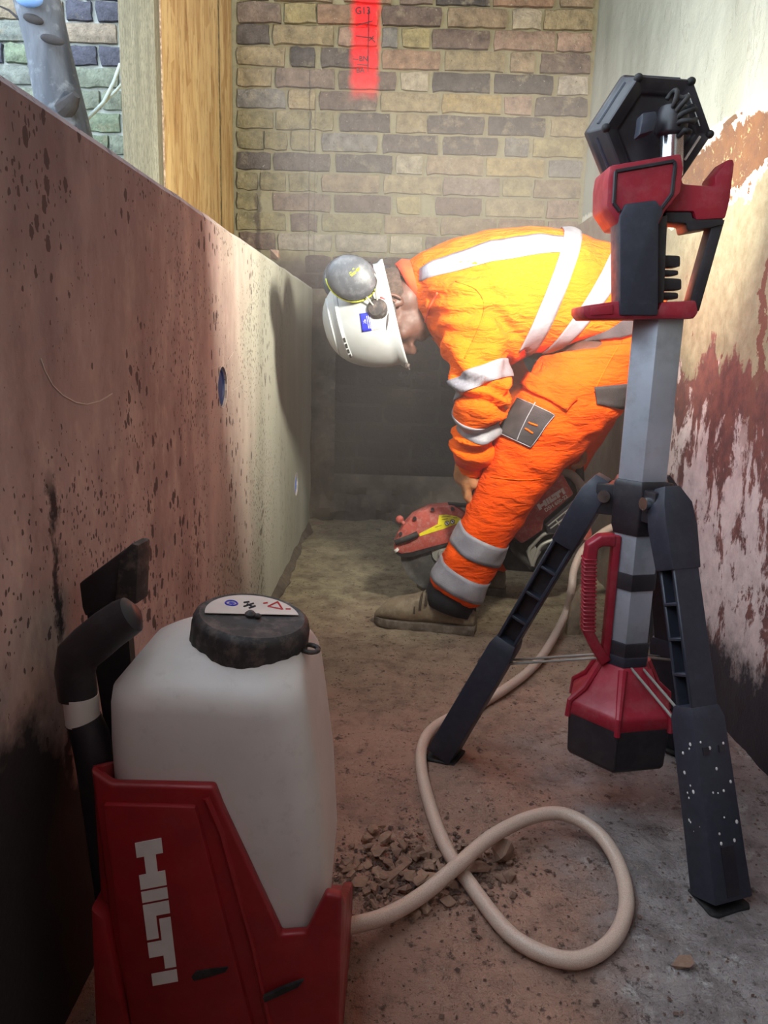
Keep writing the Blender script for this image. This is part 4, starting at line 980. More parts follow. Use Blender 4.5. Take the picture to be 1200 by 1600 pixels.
for a, b in ((698.5,817.5),(707,815)):
    mb = MB(); c_ = S(a, b, YS-.0025); mb.lathe(c_, (0, 1, 0), [(.001, 0), (.0062, 0), (.0062, .001)], 18); obj('prohibition_sign', mb, M['white_print'], gd)
    mb = MB(); n = 18; mb.tube([c_+Vector((.0062*cos(2*pi*k/n), -.0004, .0062*sin(2*pi*k/n))) for k in range(n+1)], .0009, 5); mb.tube([c_+Vector((-.0044, -.0006, .0044)), c_+Vector((.0044, -.0006, -.0044))], .0008, 5); mb.ell(c_+Vector((.0, -.0008, .001)), (.0022, 0, 0), (0, .0006, 0), (0, 0, .0022), 8, 5); obj('sign_mark', mb, M['dark_print'], gd)
mb = MB()
for (a, b), (c_, d) in (((690,808),(704,806)), ((690,812),(700,810.5)), ((680,824),(690,820.5)), ((708,809),(714,809))): mb.tube([S(a, b, YS-.0015), S(c_, d, YS-.0015)], .0007, 4)
obj('label_print', mb, M['dark_print'], gd)
mb = MB(); mb.tube([S(617,848,YS-.008), S(640,840,YS-.010), S(653,834,YS-.008)], [.008, .0085, .0085], 12, flat=.8); obj('guard_lever', mb, M['black_rubber'], gd)
mb = MB(); mb.ell(S(624.5,811.5,YS+.02), (.0115, 0, 0), (0, .009, 0), (0, 0, .0115), 14, 10); mb.tube([S(627,814,YS+.02), S(637,823,YS+.02)], [.0055, .007], 10); obj('guard_knob', mb, M['red_housing'], gd)
for a, b in ((676,796),(707,795),(648,810),(626,834)):
    mb = MB(); mb.ell(S(a,b,YS+.01), (.010, 0, 0), (0, .014, 0), (0, 0, .010), 12, 8); o = obj('bolt_boss', mb, M['red_housing'], gd)
    mb = MB(); mb.lathe(S(a,b,YS-.005), (0, 1, 0), [(.001, -.003), (.005, -.003), (.005, .006)], 10); obj('bolt', mb, M['black_plastic'], gd)
mb = MB(); mb.tube([S(618,858,YS-.002), S(621,861,YS-.002)], .007, 10); obj('water_nozzle', mb, M['white_print'], gd)
obj('drive_arm', sp([(690,838),(730,812),(790,788),(822,800),(822,835),(800,852),(760,872),(712,878),(694,862)], .07, YS+.045, .008), M['black_plastic'], SW)
eh = obj('engine_housing', sp([(770,820),(800,770),(858,728),(892,738),(905,772),(880,812),(852,836),(815,850),(785,845)], .16, YS+.012, .012), M['black_rubber'], SW)
rc = obj('side_cover', sp([(786,812),(806,786),(860,736),(880,742),(897,772),(850,813),(848,829),(816,850),(800,838),(784,834)], .03, YS-.012, .006), M['red_housing'], SW)
obj('cover_step', sp([(790,830),(812,822),(846,818),(847,828),(817,849),(803,838)], .012, YS-.018, .004), M['red_housing'], rc)
Yl = YS-.0135
L0 = S(843,797.5,Yl); Lu = (S(884,770.5,Yl)-L0)/5.04; Lv = S(838.5,789,Yl)-L0
obj('lettering', logo(Matrix(((Lu.x, Lv.x, 0, L0.x), (Lu.y, Lv.y, -1, L0.y), (Lu.z, Lv.z, 0, L0.z), (0, 0, 0, 1))), .0008), M['white_print'], rc, False)
tm = text_mesh('DSH 600-22', .0148, frame(S(869,786.5,Yl-.0004), Lu, Lv), .0004, .0004); obj('model_lettering', tm, M['white_print'], rc, False)
fg = obj('filter_cover', sp([(851,819),(898,779),(914,800),(900,824),(872,834),(855,833)], .06, YS-.006, .006), M['black_plastic'], SW)
mb = MB()
for (a, b), (c_, d) in (((860,826),(905,792)), ((868,812),(880,829)), ((882,800),(896,820)), ((856,822),(900,786))): mb.tube([S(a, b, YS-.008), S(c_, d, YS-.008)], .002, 6)
obj('cover_rib', mb, M['bare_metal'], fg)
mb = MB(); mb.tube(spline([S(878,738,YS+.02), S(893,742,YS+.01), S(906,756,YS+.01), S(915,773,YS+.02), S(922,792,YS+.03)], 6), .0125, 12, flat=.7); obj('rear_guard_tube', mb, M['bare_metal'], SW)
mb = MB(); mb.tube(spline([S(868,742,YS+.11), S(880,722,YS+.11), S(893,712,YS+.11), S(903,722,YS+.11), S(906,752,YS+.10)], 6), [.014]*25, 12); obj('rear_handle', mb, M['black_rubber'], SW)
obj('rear_cover', sp([(905,800),(922,812),(926,836),(916,846),(900,838)], .06, YS+.06, .006), M['red_housing'], SW)
for P_ in ([(872,830),(850,835),(834,850),(826,862),(832,884)], [(868,842),(846,852),(838,868),(832,884)]):
    mb = MB(); mb.tube(spline([S(a, b, YS+.01) for a, b in P_], 5), .0055, 9); obj('foot_bracket', mb, M['bare_metal'], SW)
mb = MB(); mb.prism([S(a, b, YS+.012) for a, b in ((822,862),(836,852),(840,860),(846,862),(832,886),(826,872))], (0, .012, 0)); mb.bevel(.002, 1); obj('foot_bracket', mb, M['bare_metal'], SW)
mb = MB(); mb.tube(spline([S(795,838,YS+.02), S(806,862,YS+.02), S(826,880,YS+.02), S(832,887,YS+.02)], 5), .010, 10); obj('base_bumper', mb, M['black_rubber'], SW)
obj('lower_body', sp([(778,838),(820,850),(850,836),(880,822),(902,826),(906,846),(884,880),(840,896),(790,892)], .15, YS+.05, .01), M['black_rubber'], SW)
HBc = S(745, 767, 2.06)                                # front handle: a tube across the saw, rising from the drive arm
mb = MB(); mb.tube(spline([S(772,815,YS+.05), S(764,785,YS+.01), Vector((HBc.x+.012, 2.085, HBc.z-.012)), Vector((HBc.x, 2.05, HBc.z)), Vector((HBc.x, 2.1, HBc.z+.004)), Vector((HBc.x+.005, 2.22, HBc.z)), S(786,800,2.30)], 6), .015, 12)
mb = MB(); mb.tube(spline([S(775,800,YS+.02), S(768,775,2.08), Vector((HBc.x+.008, 2.02, HBc.z-.01)), Vector((HBc.x, 2.0, HBc.z)), Vector((HBc.x-.002, 2.06, HBc.z+.006)), Vector((HBc.x, 2.16, HBc.z+.004)), Vector((HBc.x+.02, 2.27, HBc.z-.04)), S(800,800,2.29)], 6), .0145, 12)
obj('front_handle', mb, M['black_rubber'], SW)

# ---------------------------------------------------------------- the worker
PB = at(700, 990, Z=0)
PE = thing('person', 'worker in orange hi-vis jacket and white helmet bending over to saw', 'person', (.3, 2.08, 0))
P = lambda a, b, Y=2.1: at(a, b, Y=Y)
def remesh(mb, voxel, smooth=6, disp=None):
    """one continuous skin over overlapping shapes"""
    bm = mb.bm; bmesh.ops.recalc_face_normals(bm, faces=bm.faces)
    me = bpy.data.meshes.new('tmp'); bm.to_mesh(me); bm.free()
    o = bpy.data.objects.new('tmp', me); COL.objects.link(o)
    r = o.modifiers.new('r', 'REMESH'); r.mode = 'VOXEL'; r.voxel_size = voxel; r.use_smooth_shade = True
    s = o.modifiers.new('s', 'SMOOTH'); s.factor = .5; s.iterations = smooth
    dg = bpy.context.evaluated_depsgraph_get(); dg.update()
    m2 = bpy.data.meshes.new_from_object(o.evaluated_get(dg)); bpy.data.objects.remove(o); bpy.data.meshes.remove(me)
    out = MB(); out.bm.from_mesh(m2); bpy.data.meshes.remove(m2)
    if disp:
        out.bm.normal_update()
        for v in out.bm.verts: v.co += v.normal*disp(v.co)
    return out
def ell_ring(top, bot, hw, n=28, sq=1.0, yc=None):
    c_ = (top+bot)/2; a = (top-bot)/2; b = Vector((0, hw, 0))
    f = lambda t: math.copysign(abs(t)**sq, t)
    return [c_+a*f(cos(2*pi*k/n))+b*f(sin(2*pi*k/n)) for k in range(n)]
def segd(p, a, b):
    ab = b-a; t = max(0, min(1, (p-a).dot(ab)/ab.length_squared)); return (p-(a+ab*t)).length, t

# joints (near side is the worker's left)
YT = 2.10
SHn, ELn, WRn = P(735, 478, 1.965), P(754, 622, 1.915), P(736, 716, 1.99)
HDn = P(735, 757, 2.02)
SHf, ELf, WRf = P(712, 455, 2.25), P(800, 600, 2.36), P(868, 690, 2.30)
HPn, KNn, ANn = P(925, 575, 2.0), P(800, 735, 1.99), P(708, 945, 2.005)
HPf, KNf, ANf = P(948, 570, 2.2), P(868, 725, 2.30), P(762, 880, 2.34)

# jacket
jk = MB()
TR = [(P(636,410,YT), P(655,500,YT), .085), (P(660,394,YT), P(668,522,YT), .125), (P(700,379,YT), P(690,548,YT), .18), (P(760,362,YT), P(735,565,YT), .215), (P(828,356,YT), P(778,574,YT), .215),
      (P(885,361,YT), P(795,571,YT), .205), (P(935,378,YT), P(806,564,YT), .195), (P(985,407,YT), P(828,552,YT), .19), (P(1025,450,YT), P(850,548,YT), .185), (P(1034,470,YT), P(862,546,YT), .175)]
jk.rings([ell_ring(a, b, w, sq=.86) for a, b, w in TR])
def arm(mb, A, B_, C, r):
    q = [A, A.lerp(B_, .5), B_, B_.lerp(C, .5), C]
    for i in range(4): mb.capsule(q[i], r[i], q[i+1], r[i+1])
arm(jk, SHn, ELn, WRn, [.094, .083, .066, .057, .050])
jk.capsule(P(700, 440, 2.0), .07, SHn, .085)
jk.capsule(WRn.lerp(ELn, .42), .058, WRn.lerp(ELn, .1), .058)
arm(jk, SHf, ELf, WRf, [.09, .08, .066, .058, .05])
def jdisp(p):
    d = 0
    da, ta = segd(p, SHn, ELn); db, tb = segd(p, ELn, WRn)
    if min(da, db) < .11:                                # creases round the bent sleeve
        k = 1 if db < da else .55+.6*ta
        s = (p-ELn)
        d += 1.35*k*(.0075*sin(s.z*105+7*nz(p, 9, 2)+s.x*28)+.004*nz(p, 26, 5))
    else:
        d += .0065*nz(Vector((p.x*1.0, p.y*.45, p.z*.45)), 19, 3)+.004*nz(p, 24, 8)
        d += .005*sin(p.x*75+9*nz(p, 5, 1))*max(0, nz(p, 4, 6)+.35)
    return d
jm = remesh(jk, .0085, 7, jdisp); JB = jm.bvh()
obj('jacket', jm, M['hivis'], PE, 'all')
def strip(bvh, fn, nu, nv, mat, name, off=.0035, R=.5, parent=None, maxd=None, maxr=9):
    vs = []; ok = True
    for i in range(nu+1):
        for j in range(nv+1):
            c_, d = fn(i/nu, j/nv); d = Vector(d).normalized()
            h = bvh.ray_cast(c_+d*R, -d)
            if h[0] is None or (h[0]-c_).length > maxr or h[1].dot(d) < .15: vs.append(None)
            else: vs.append(h[0]+d*off)
    fs = []
    for i in range(nu):
        for j in range(nv):
            q = [i*(nv+1)+j, (i+1)*(nv+1)+j, (i+1)*(nv+1)+j+1, i*(nv+1)+j+1]
            if all(vs[k] is not None for k in q) and max((vs[q[a]]-vs[q[(a+1) % 4]]).length for a in range(4)) < (maxd or .08): fs.append(q)
    vs = [v if v is not None else Vector((0, 0, 0)) for v in vs]
    mb = MB(); mb.poly(vs, fs)
    loose = [v for v in mb.bm.verts if not v.link_faces]; bmesh.ops.delete(mb.bm, geom=loose, context='VERTS')
    left = set(mb.bm.faces); best = set()               # keep the largest connected piece
    while left:
        st = [left.pop()]; isl = set(st)
        while st:
            f = st.pop()
            for e in f.edges:
                for g_ in e.link_faces:
                    if g_ in left: left.discard(g_); isl.add(g_); st.append(g_)
        if len(isl) > len(best): best = isl
    bmesh.ops.delete(mb.bm, geom=[f for f in mb.bm.faces if f not in best], context='FACES')
    bmesh.ops.smooth_vert(mb.bm, verts=mb.bm.verts, factor=.3, use_axis_x=True, use_axis_y=True, use_axis_z=True)
    g = bmesh.ops.solidify(mb.bm, geom=mb.bm.faces[:], thickness=.002)
    return obj(name, mb, mat, parent or PE, 'all')
def limb_band(bvh, A, B_, t, w, mat, name, R=.14, slant=(0, 0), **k):
    ax = (B_-A).normalized(); e1 = Vector((1, 0, 0)); e1 = (e1-ax*e1.dot(ax)).normalized(); e2 = ax.cross(e1)
    c_ = A.lerp(B_, t)
    return strip(bvh, lambda u, v: (c_+ax*((v-.5)*w+slant[0]*cos(2*pi*u)+slant[1]*sin(2*pi*u)), e1*cos(2*pi*u)+e2*sin(2*pi*u)), 64, 5, mat, name, R=R, **k)
limb_band(JB, SHn, ELn, .80, .047, M['jacket_tape'], 'reflective_band', slant=(-.018, 0), off=.0065)
limb_band(JB, ELn, WRn, .40, .042, M['tape'], 'reflective_band', R=.095, maxr=.078, maxd=.02)
# hoops round the trunk: planes through the back point and the belly point
def hoop(tA, bA, tB, bB):
    tA, bA, tB, bB = (P(*q, YT) for q in (tA, bA, tB, bB))
    def fn(u, v):
        a, b = tA.lerp(tB, v), bA.lerp(bB, v); c_ = (a+b)/2; th = 2*pi*u
        return c_, (a-b).normalized()*cos(th)+Vector((0, 1, 0))*sin(th)
    return strip(JB, fn, 110, 6, M['jacket_tape'], 'reflective_band', R=.6, maxd=.06)
hoop((868,366), (793,556), (896,369), (824,552))
hoop((940,390), (838,552), (969,406), (866,545))
def brace(side):
    A0, A1 = P(652, 452, YT), P(872, 452, YT)
    def fn(u, v):
        c_ = A0.lerp(A1, u); ang = radians(31-17*(1-u)**1.3+(v-.5)*(17+3*sin(pi*u)))
        return c_, Vector((0, -side*cos(ang), sin(ang)))
    return strip(JB, fn, 40, 5, M['jacket_tape'], 'reflective_band', R=.5)
brace(1); brace(-1)
# hem band and drawcord seen under the jacket front, stitch seams
def seam(bvh, pts, r, mat, name, parent, off=0):
    q = []
    for a in spline([P(*p) if len(p) == 3 else P(p[0], p[1], 1.7) for p in pts], 5):
        d = (a-EYE).normalized(); h = bvh.ray_cast(EYE, d)
        if h[0] is not None: q.append(h[0]+h[1]*(r*.3+off))
    mb = MB(); mb.tube(q, r, 6); return obj(name, mb, mat, parent, 'all')
seam(JB, [(684,457), (672,480), (664,505)], .003, M['collar'], 'pocket_seam', PE)
seam(JB, [(726,560), (745,520), (757,480), (744,452), (712,440)], .0022, M['hivis'], 'armhole_seam', PE)
# collar
mb = MB(); rs = []
for (a, b, w, y) in (((640,406),(660,492),.080,2.085), ((628,404),(652,484),.078,2.085), ((617,412),(648,474),.070,2.085), ((620,416),(650,470),.062,2.085), ((642,412),(664,486),.066,2.085)):
    rs.append(ell_ring(P(*a, y), P(*b, y), w, 30))
mb.rings(rs, cap=False); obj('collar', mb, M['collar'], PE, 'all')
mb = MB(); cuffc = WRn.lerp(ELn, -.02)
mb.tube([WRn.lerp(ELn, .10), WRn.lerp(ELn, .02), WRn.lerp(ELn, -.07)], [.049, .047, .041], 20); obj('cuff', mb, M['collar'], PE, 'all')

# trousers
tr = MB()
tr.ell(P(955, 528, 2.1), (.145, 0, 0), (0, .165, 0), (0, 0, .125), 24, 14)
tr.rings([ell_ring(P(1030,455,YT), P(872,548,YT), .165), ell_ring(P(1040,490,YT), P(880,575,YT), .17), ell_ring(P(1035,540,YT), P(890,600,YT), .165)])
def legrings(L):
    return [ell_ring(P(*a, y), P(*b, y), w) for a, b, y, w in L]
tr.rings(legrings([((846,556),(1035,520),2.02,.12), ((826,588),(1010,590),2.0,.118), ((806,620),(962,652),1.985,.110), ((784,655),(912,702),1.98,.100), ((764,700),(868,748),1.98,.092), ((752,740),(850,772),1.985,.088), ((735,782),(822,806),1.99,.084), ((712,828),(795,850),1.995,.083), ((690,868),(773,895),2.0,.085), ((669,905),(747,945),2.005,.088)]))
tr.rings(legrings([((880,560),(1030,530),2.19,.12), ((852,640),(960,660),2.25,.10), ((832,705),(918,725),2.30,.088), ((788,770),(862,800),2.33,.08), ((728,860),(795,890),2.34,.08)]))
def tdisp(p):
    d, t = segd(p, KNn, HPn)
    k = .0065*nz(Vector((p.x*.6, p.y*.6, p.z)), 24, 4)+.004*nz(p, 30, 9)
    k += .009*sin((p.z+.55*p.x)*85+5*nz(p, 7, 3))*max(0, .5-abs((p-KNn.lerp(HPn, .35)).length)*2.2)
    e = (p-ANn).length
    if e < .17: k += .006*sin(p.x*70+p.z*40+4*nz(p, 8, 1))*(1-e/.17)
    return k
tm_ = remesh(tr, .0085, 6, tdisp); TB = tm_.bvh()
obj('trousers', tm_, M['hivis_trousers'], PE, 'all')
def patch(bvh, corners, nu, nv, mat, name, off=.004, parent=None, thick=.003):
    """a piece of cloth lying on the garment, laid out between four corner points"""
    a, b, c_, d = [Vector((x, y)) for x, y in corners]; vs = []
    for i in range(nu+1):
        for j in range(nv+1):
            q = a.lerp(b, i/nu).lerp(d.lerp(c_, i/nu), j/nv); dr = (at(q.x, q.y, Y=2.0)-EYE).normalized(); h = bvh.ray_cast(EYE, dr)
            vs.append((h[0]+h[1]*off) if h[0] is not None else None)
    fs = [q for i in range(nu) for j in range(nv) for q in [[i*(nv+1)+j, (i+1)*(nv+1)+j, (i+1)*(nv+1)+j+1, i*(nv+1)+j+1]] if all(vs[k] is not None for k in q) and max((vs[q[k]]-vs[q[(k+1) % 4]]).length for k in range(4)) < .05]
    mb = MB(); mb.poly([v if v is not None else Vector((0, 0, 0)) for v in vs], fs)
    bmesh.ops.delete(mb.bm, geom=[v for v in mb.bm.verts if not v.link_faces], context='VERTS')
    bmesh.ops.solidify(mb.bm, geom=mb.bm.faces[:], thickness=thick)
    return obj(name, mb, mat, parent or PE, 'all')
pk_ = patch(TB, [(811,622),(868,648),(829,700),(779,676)], 14, 12, M['grey_fabric'], 'thigh_pocket')
patch(TB, [(828,584),(903,622),(886,641),(814,606)], 12, 6, M['hivis_trousers'], 'pocket_flap', .007, thick=.004)
seam(TB, [(839,630), (822,660), (808,690)], .0012, M['tape'], 'pocket_stitch', PE, .0072)
for q in ([(828,661),(841,666)], [(822,671),(834,677)]): seam(TB, q, .0022, M['hivis'], 'pocket_tab', PE, .0075)
for q in ([(812,623),(867,648)], [(866,649),(829,699)], [(829,699),(780,677)]): seam(TB, q, .0011, M['tape'], 'pocket_stitch', PE, .0072)
seam(TB, [(766,745), (790,748), (820,750), (845,748)], .0016, M['hivis'], 'knee_seam', PE)
seam(TB, [(972,532), (952,565), (934,600), (928,612)], .0016, M['hivis'], 'side_seam', PE)
patch(TB, [(928,604),(985,598),(980,640),(931,632)], 8, 6, M['grey_fabric'], 'back_pocket')
patch(TB, [(886,520),(990,494),(992,524),(905,537)], 14, 6, M['waist_fabric'], 'waistband', .009, thick=.006)
LA, LB = P(747, 800, 1.993), P(708, 925, 2.005)
limb_band(TB, LA, LB, .34, .062, M['tape'], 'reflective_band', R=.16, slant=(0.014, 0))
limb_band(TB, LA, LB, .80, .060, M['tape'], 'reflective_band', R=.16, slant=(0.016, 0))
mb = MB(); mb.rings(legrings([((674,903),(744,938),2.005,.080), ((665,925),(744,952),2.01,.072), ((664,938),(742,962),2.012,.066)])); obj('trouser_lining', mb, M['black_fabric'], PE, 'all')

# boots
def boot(heel, toe, nm='boot'):
    ax = (toe-heel); L = ax.length; ax.normalize(); sd = Vector((-ax.y, ax.x, 0))
    mb = MB(); rs = []
    for s, h, w, z0 in ((-.0, .055, .022, .02), (.02, .09, .034, .018), (.10, .118, .038, .016), (.24, .135, .041, .016), (.36, .128, .042, .016), (.48, .108, .044, .016), (.62, .090, .048, .016), (.76, .080, .050, .018), (.88, .068, .047, .019), (.96, .042, .034, .021), (1.0, .03, .018, .022)):
        c_ = heel+ax*(s*L); n = 20; r_ = []
        for k in range(n):
            a = 2*pi*k/n; x_ = cos(a); y_ = sin(a)
            wz = w*(1 if y_ < 0 else (1-.35*y_*y_ if s > .4 else 1-.12*y_))
            r_.append(c_+sd*(math.copysign(abs(x_)**.7, x_)*wz)+Vector((0, 0, z0+(h-z0)*(.5+.5*math.copysign(abs(y_)**.75, y_)))))
        rs.append(r_)
    mb.rings(rs); b_ = obj(nm, mb, M['boot'], PE, 'all')
    def outline(off): return [(-.012, .0), (-.008, .022), (.06, .036), (.2, .039), (.42, .041), (.66, .050), (.82, .050), (.94, .038), (1.0, .018), (1.015, 0)]
    hf = outline(0); pl_ = [heel+ax*(s*L)+sd*w*1.05 for s, w in hf]+[heel+ax*(s*L)-sd*w*1.05 for s, w in reversed(hf[1:-1])]
    mb = MB(); mb.prism([p+Vector((0, 0, .001)) for p in pl_], (0, 0, .024)); mb.bevel(.004, 2)
    s_ = obj('sole', mb, M['sole'], b_)
    mb = MB(); mb.prism([heel+ax*(s*L)+sd*w+Vector((0, 0, -.002)) for s, w in ((.0, .03), (.24, .036), (.24, -.036), (.0, -.03))], (0, 0, .014)); obj('heel_block', mb, M['sole'], b_)
    mb = MB()
    for k in range(5):
        s = .36+k*.055; z = .131-k*.0125; c_ = heel+ax*(s*L)+Vector((0, 0, z))
        mb.tube([c_+sd*.047+Vector((0, 0, -.030)), c_+sd*.042+Vector((0, 0, -.012)), c_+sd*.026+Vector((0, 0, .003)), c_+Vector((0, 0, .006)), c_-sd*.026+Vector((0, 0, .003)), c_-sd*.042+Vector((0, 0, -.012)), c_-sd*.047+Vector((0, 0, -.030))], .0034, 6)
    mb.tube(spline([heel+ax*(.36*L)-sd*.028+Vector((0, 0, .112)), heel+ax*(.38*L)-sd*.047+Vector((0, 0, .088)), heel+ax*(.44*L)-sd*.052+Vector((0, 0, .066))], 4), .0024, 6)
    obj('lace', mb, M['lace'], b_)
    mb = MB(); mb.tube(spline([heel+ax*(.30*L)-sd*.0418+Vector((0, 0, .100)), heel+ax*(.40*L)-sd*.0465+Vector((0, 0, .066)), heel+ax*(.5*L)-sd*.048+Vector((0, 0, .035))], 5), .0018, 6); obj('side_seam', mb, M['lace'], b_)
hL, tL = at(745, 998, Z=0), at(586, 978, Z=0)
sdv = Vector((0, .048, 0)); boot(hL+sdv, tL+sdv+Vector((0, -.01, 0)))
fR = Vector((ANf.x+.06, ANf.y+.0, 0)); boot(fR, fR+Vector((-.275, .05, 0)))

# gloves: palm and five separate fingers closed on the handle (axis along Y)
def glove(wr, c_, rad, knuck, sgn, nm='glove'):
    """wr wrist, c_ point of the bar under the middle finger, knuck = angle at which fingers leave the palm"""
    mb = MB()
    pk = lambda a, r, y: Vector((c_.x+r*cos(a), c_.y+y, c_.z+r*sin(a)))
    k0 = radians(knuck); R_ = rad+.011
    pc = pk(k0, R_+.016, 0)
    mb.capsule(wr, .036, wr.lerp(pc, .6), .036)
    for y in (-.030, -.010, .010, .030): mb.capsule(wr.lerp(pc, .35)+Vector((0, y*.6, 0)), .021, pk(k0, R_+.010, y), .017)
    for y, ln, rr in ((-.036, 1.0, .0105), (-.0125, 1.1, .0112), (.0115, 1.06, .011), (.035, .85, .0098)):
        for q in range(5):
            a = k0+sgn*radians(10+q*38*ln); b = k0+sgn*radians(10+(q+1)*38*ln)
            mb.capsule(pk(a, R_+.006-q*.001, y*1.03), rr*(1.1-.05*q), pk(b, R_+.005-q*.001, y*1.03), rr*(1.05-.05*q), 10)
    ty = -.052                                             # thumb round the other side
    mb.capsule(wr.lerp(pc, .5)+Vector((0, -.022, 0)), .017, pk(k0-sgn*.5, R_+.008, ty+.01), .0135, 10)
    for q in range(3):
        mb.capsule(pk(k0-sgn*(.5+q*.55), R_+.006, ty+.008+q*.008), .013-.001*q, pk(k0-sgn*(.5+(q+1)*.55), R_+.004, ty+.016+q*.008), .012-.001*q, 10)
    g = remesh(mb, .0038, 3, lambda p: .0012*nz(p, 60, 2))
    o = obj(nm, g, M['glove'], PE, 'all')
    return o
glove(WRn+Vector((-.004, .004, -.005)), Vector((HBc.x-.001, 2.03, HBc.z+.002)), .0145, 150, 1)
RH_ = S(893, 713, YS+.11); glove(WRf, Vector((RH_.x, YS+.11, RH_.z)), .014, 110, -1)

# body: head with face, neck, arms and legs in one skin, mostly inside the clothes
uh, fh, sh = Vector((-.965, 0, -.26)).normalized(), Vector((.26, 0, -.965)).normalized(), Vector((0, -1, 0))
HC = P(600, 487, 2.065)                                # mid head, on the eye line
q_ = lambda u, f, s: HC+uh*u+fh*f+sh*s
bd = MB()
bd.ell(q_(.028, -.008, 0), sh*.076, fh*.096, uh*.098, 26, 16)           # skull
bd.ell(q_(-.045, .040, 0), sh*.056, fh*.052, uh*.075, 22, 14)           # face and jaw
bd.ell(q_(-.100, .062, 0), sh*.026, fh*.026, uh*.022, 14, 10)           # chin
bd.capsule(q_(-.010, .094, 0), .011, q_(-.048, .112, 0), .015)          # nose
bd.ell(q_(-.050, .100, .012), sh*.010, fh*.010, uh*.008, 10, 8); bd.ell(q_(-.050, .100, -.012), sh*.010, fh*.010, uh*.008, 10, 8)
for s in (-1, 1):
    bd.capsule(q_(.016, .080, s*.016), .010, q_(.012, .068, s*.046), .010)      # brow
    bd.ell(q_(-.034, .062, s*.040), sh*.022, fh*.022, uh*.022, 12, 8)           # cheek
    bd.ell(q_(-.022, -.014, s*.078), sh*.012, fh*.017+sh*0.004*s, uh*.032, 14, 10)   # ear
    bd.ell(q_(-.045, -.008, s*.077), sh*.009, fh*.011, uh*.012, 10, 8)
bd.capsule(q_(-.078, .092, .018), .0065, q_(-.078, .092, -.018), .0065); bd.capsule(q_(-.088, .088, .015), .0075, q_(-.088, .088, -.015), .0075)   # lips
bd.capsule(q_(-.06, -.018, 0), .060, P(665, 455, 2.1), .064); bd.capsule(P(660, 455, 2.1), .06, P(720, 460, 2.1), .09)
bd.capsule(P(720, 465, 2.1), .13, P(800, 470, 2.1), .14); bd.capsule(P(800, 470, 2.1), .14, P(950, 515, 2.1), .12)
for A, B_, C in ((SHn, ELn, WRn), (SHf, ELf, WRf)):
    bd.capsule(P(720, 465, 2.1), .07, A, .055); bd.capsule(A, .055, B_, .042); bd.capsule(B_, .042, C, .030)
bd.capsule(WRn, .030, WRn.lerp(HDn, .6), .028)
for A, B_, C in ((HPn, KNn, ANn), (HPf, KNf, ANf)):
    bd.capsule(P(950, 530, 2.1), .10, A, .085); bd.capsule(A, .085, B_, .058); bd.capsule(B_, .058, C, .042)
body = obj('body', remesh(bd, .0055, 3), M['skin'], PE, 'all')
for s in (-1, 1):
    mb = MB(); mb.ell(q_(-.004, .080, s*.031), sh*.0125, fh*.0125, uh*.0125, 14, 10); obj('eye', mb, M['white_print'], body)
    mb = MB(); mb.ell(q_(-.0045, .0895, s*.031), sh*.006, fh*.004, uh*.006, 10, 8); obj('iris', mb, M['dark_print'], body)
    mb = MB(); e0 = q_(-.020, -.016, s*.084)
    mb.tube(spline([e0+uh*.016+fh*.012+sh*s*.006, e0+uh*.031-fh*.002+sh*s*.007, e0+uh*.018-fh*.018+sh*s*.012, e0-uh*.012-fh*.014+sh*s*.010, e0-uh*.030+sh*s*.004], 5), .0042, 8)
    mb.tube(spline([e0+uh*.014-fh*.006+sh*s*.008, e0-uh*.004-fh*.004+sh*s*.008, e0-uh*.014+fh*.004+sh*s*.006], 4), .0035, 7)
    obj('ear_rim', mb, M['skin'], body, 'all')
mb = MB(); rs = []
for i, (u, f, w, h) in enumerate(((.02, -.035, .079, .074), (-.012, -.042, .0775, .070), (-.038, -.048, .071, .058), (-.060, -.050, .062, .048))):
    n = 24; rs.append([q_(u, f+h*math.cos(2*pi*k/n)*(-1), w*math.sin(2*pi*k/n)) for k in range(n)])
mb.rings(rs); obj('hair', mb, M['hair'], PE, 'all')

# helmet
HO = P(607, 489, 2.065)
hq = lambda u, f, s: HO+uh*u+fh*f+sh*s
dome = MB(); rs = []; N = 48
for j in range(15):
    ph = j/14*pi/2*.985
    r_ = cos(ph)**.80; u = .172*sin(ph)**1.0
    rs.append([hq(u, (.132*cos(a)+.004)*r_*(1.0), .112*sin(a)*r_) for a in [2*pi*k/N for k in range(N)]])
base_ = rs[0]
rim = []
for k in range(N):
    a = 2*pi*k/N; pk = max(0, cos(a)); f_ = .132*cos(a)+.004; s_ = .112*sin(a)
    ext = 1.05+.0*pk; rim.append(hq(-.010-.006*pk**3, f_*ext+.012*pk**3, s_*ext))
rim2 = [p+uh*-.006 for p in rim]
inner = [hq(-.008, (.132*cos(2*pi*k/N)+.004)*.96, .112*sin(2*pi*k/N)*.96) for k in range(N)]
inner2 = [hq(.04, (.132*cos(2*pi*k/N)+.004)*.90, .112*sin(2*pi*k/N)*.90) for k in range(N)]
dome.rings([inner2, inner, rim2, rim]+rs, cap=True)
DB = dome.bvh(); he = obj('helmet', dome, M['helmet_white'], PE, 'all')
def on_dome(px_, py_, off=.0):
    h = DB.ray_cast(EYE, (at(px_, py_, Y=2.0)-EYE).normalized()); return h[0]+h[1]*off if h[0] is not None else None
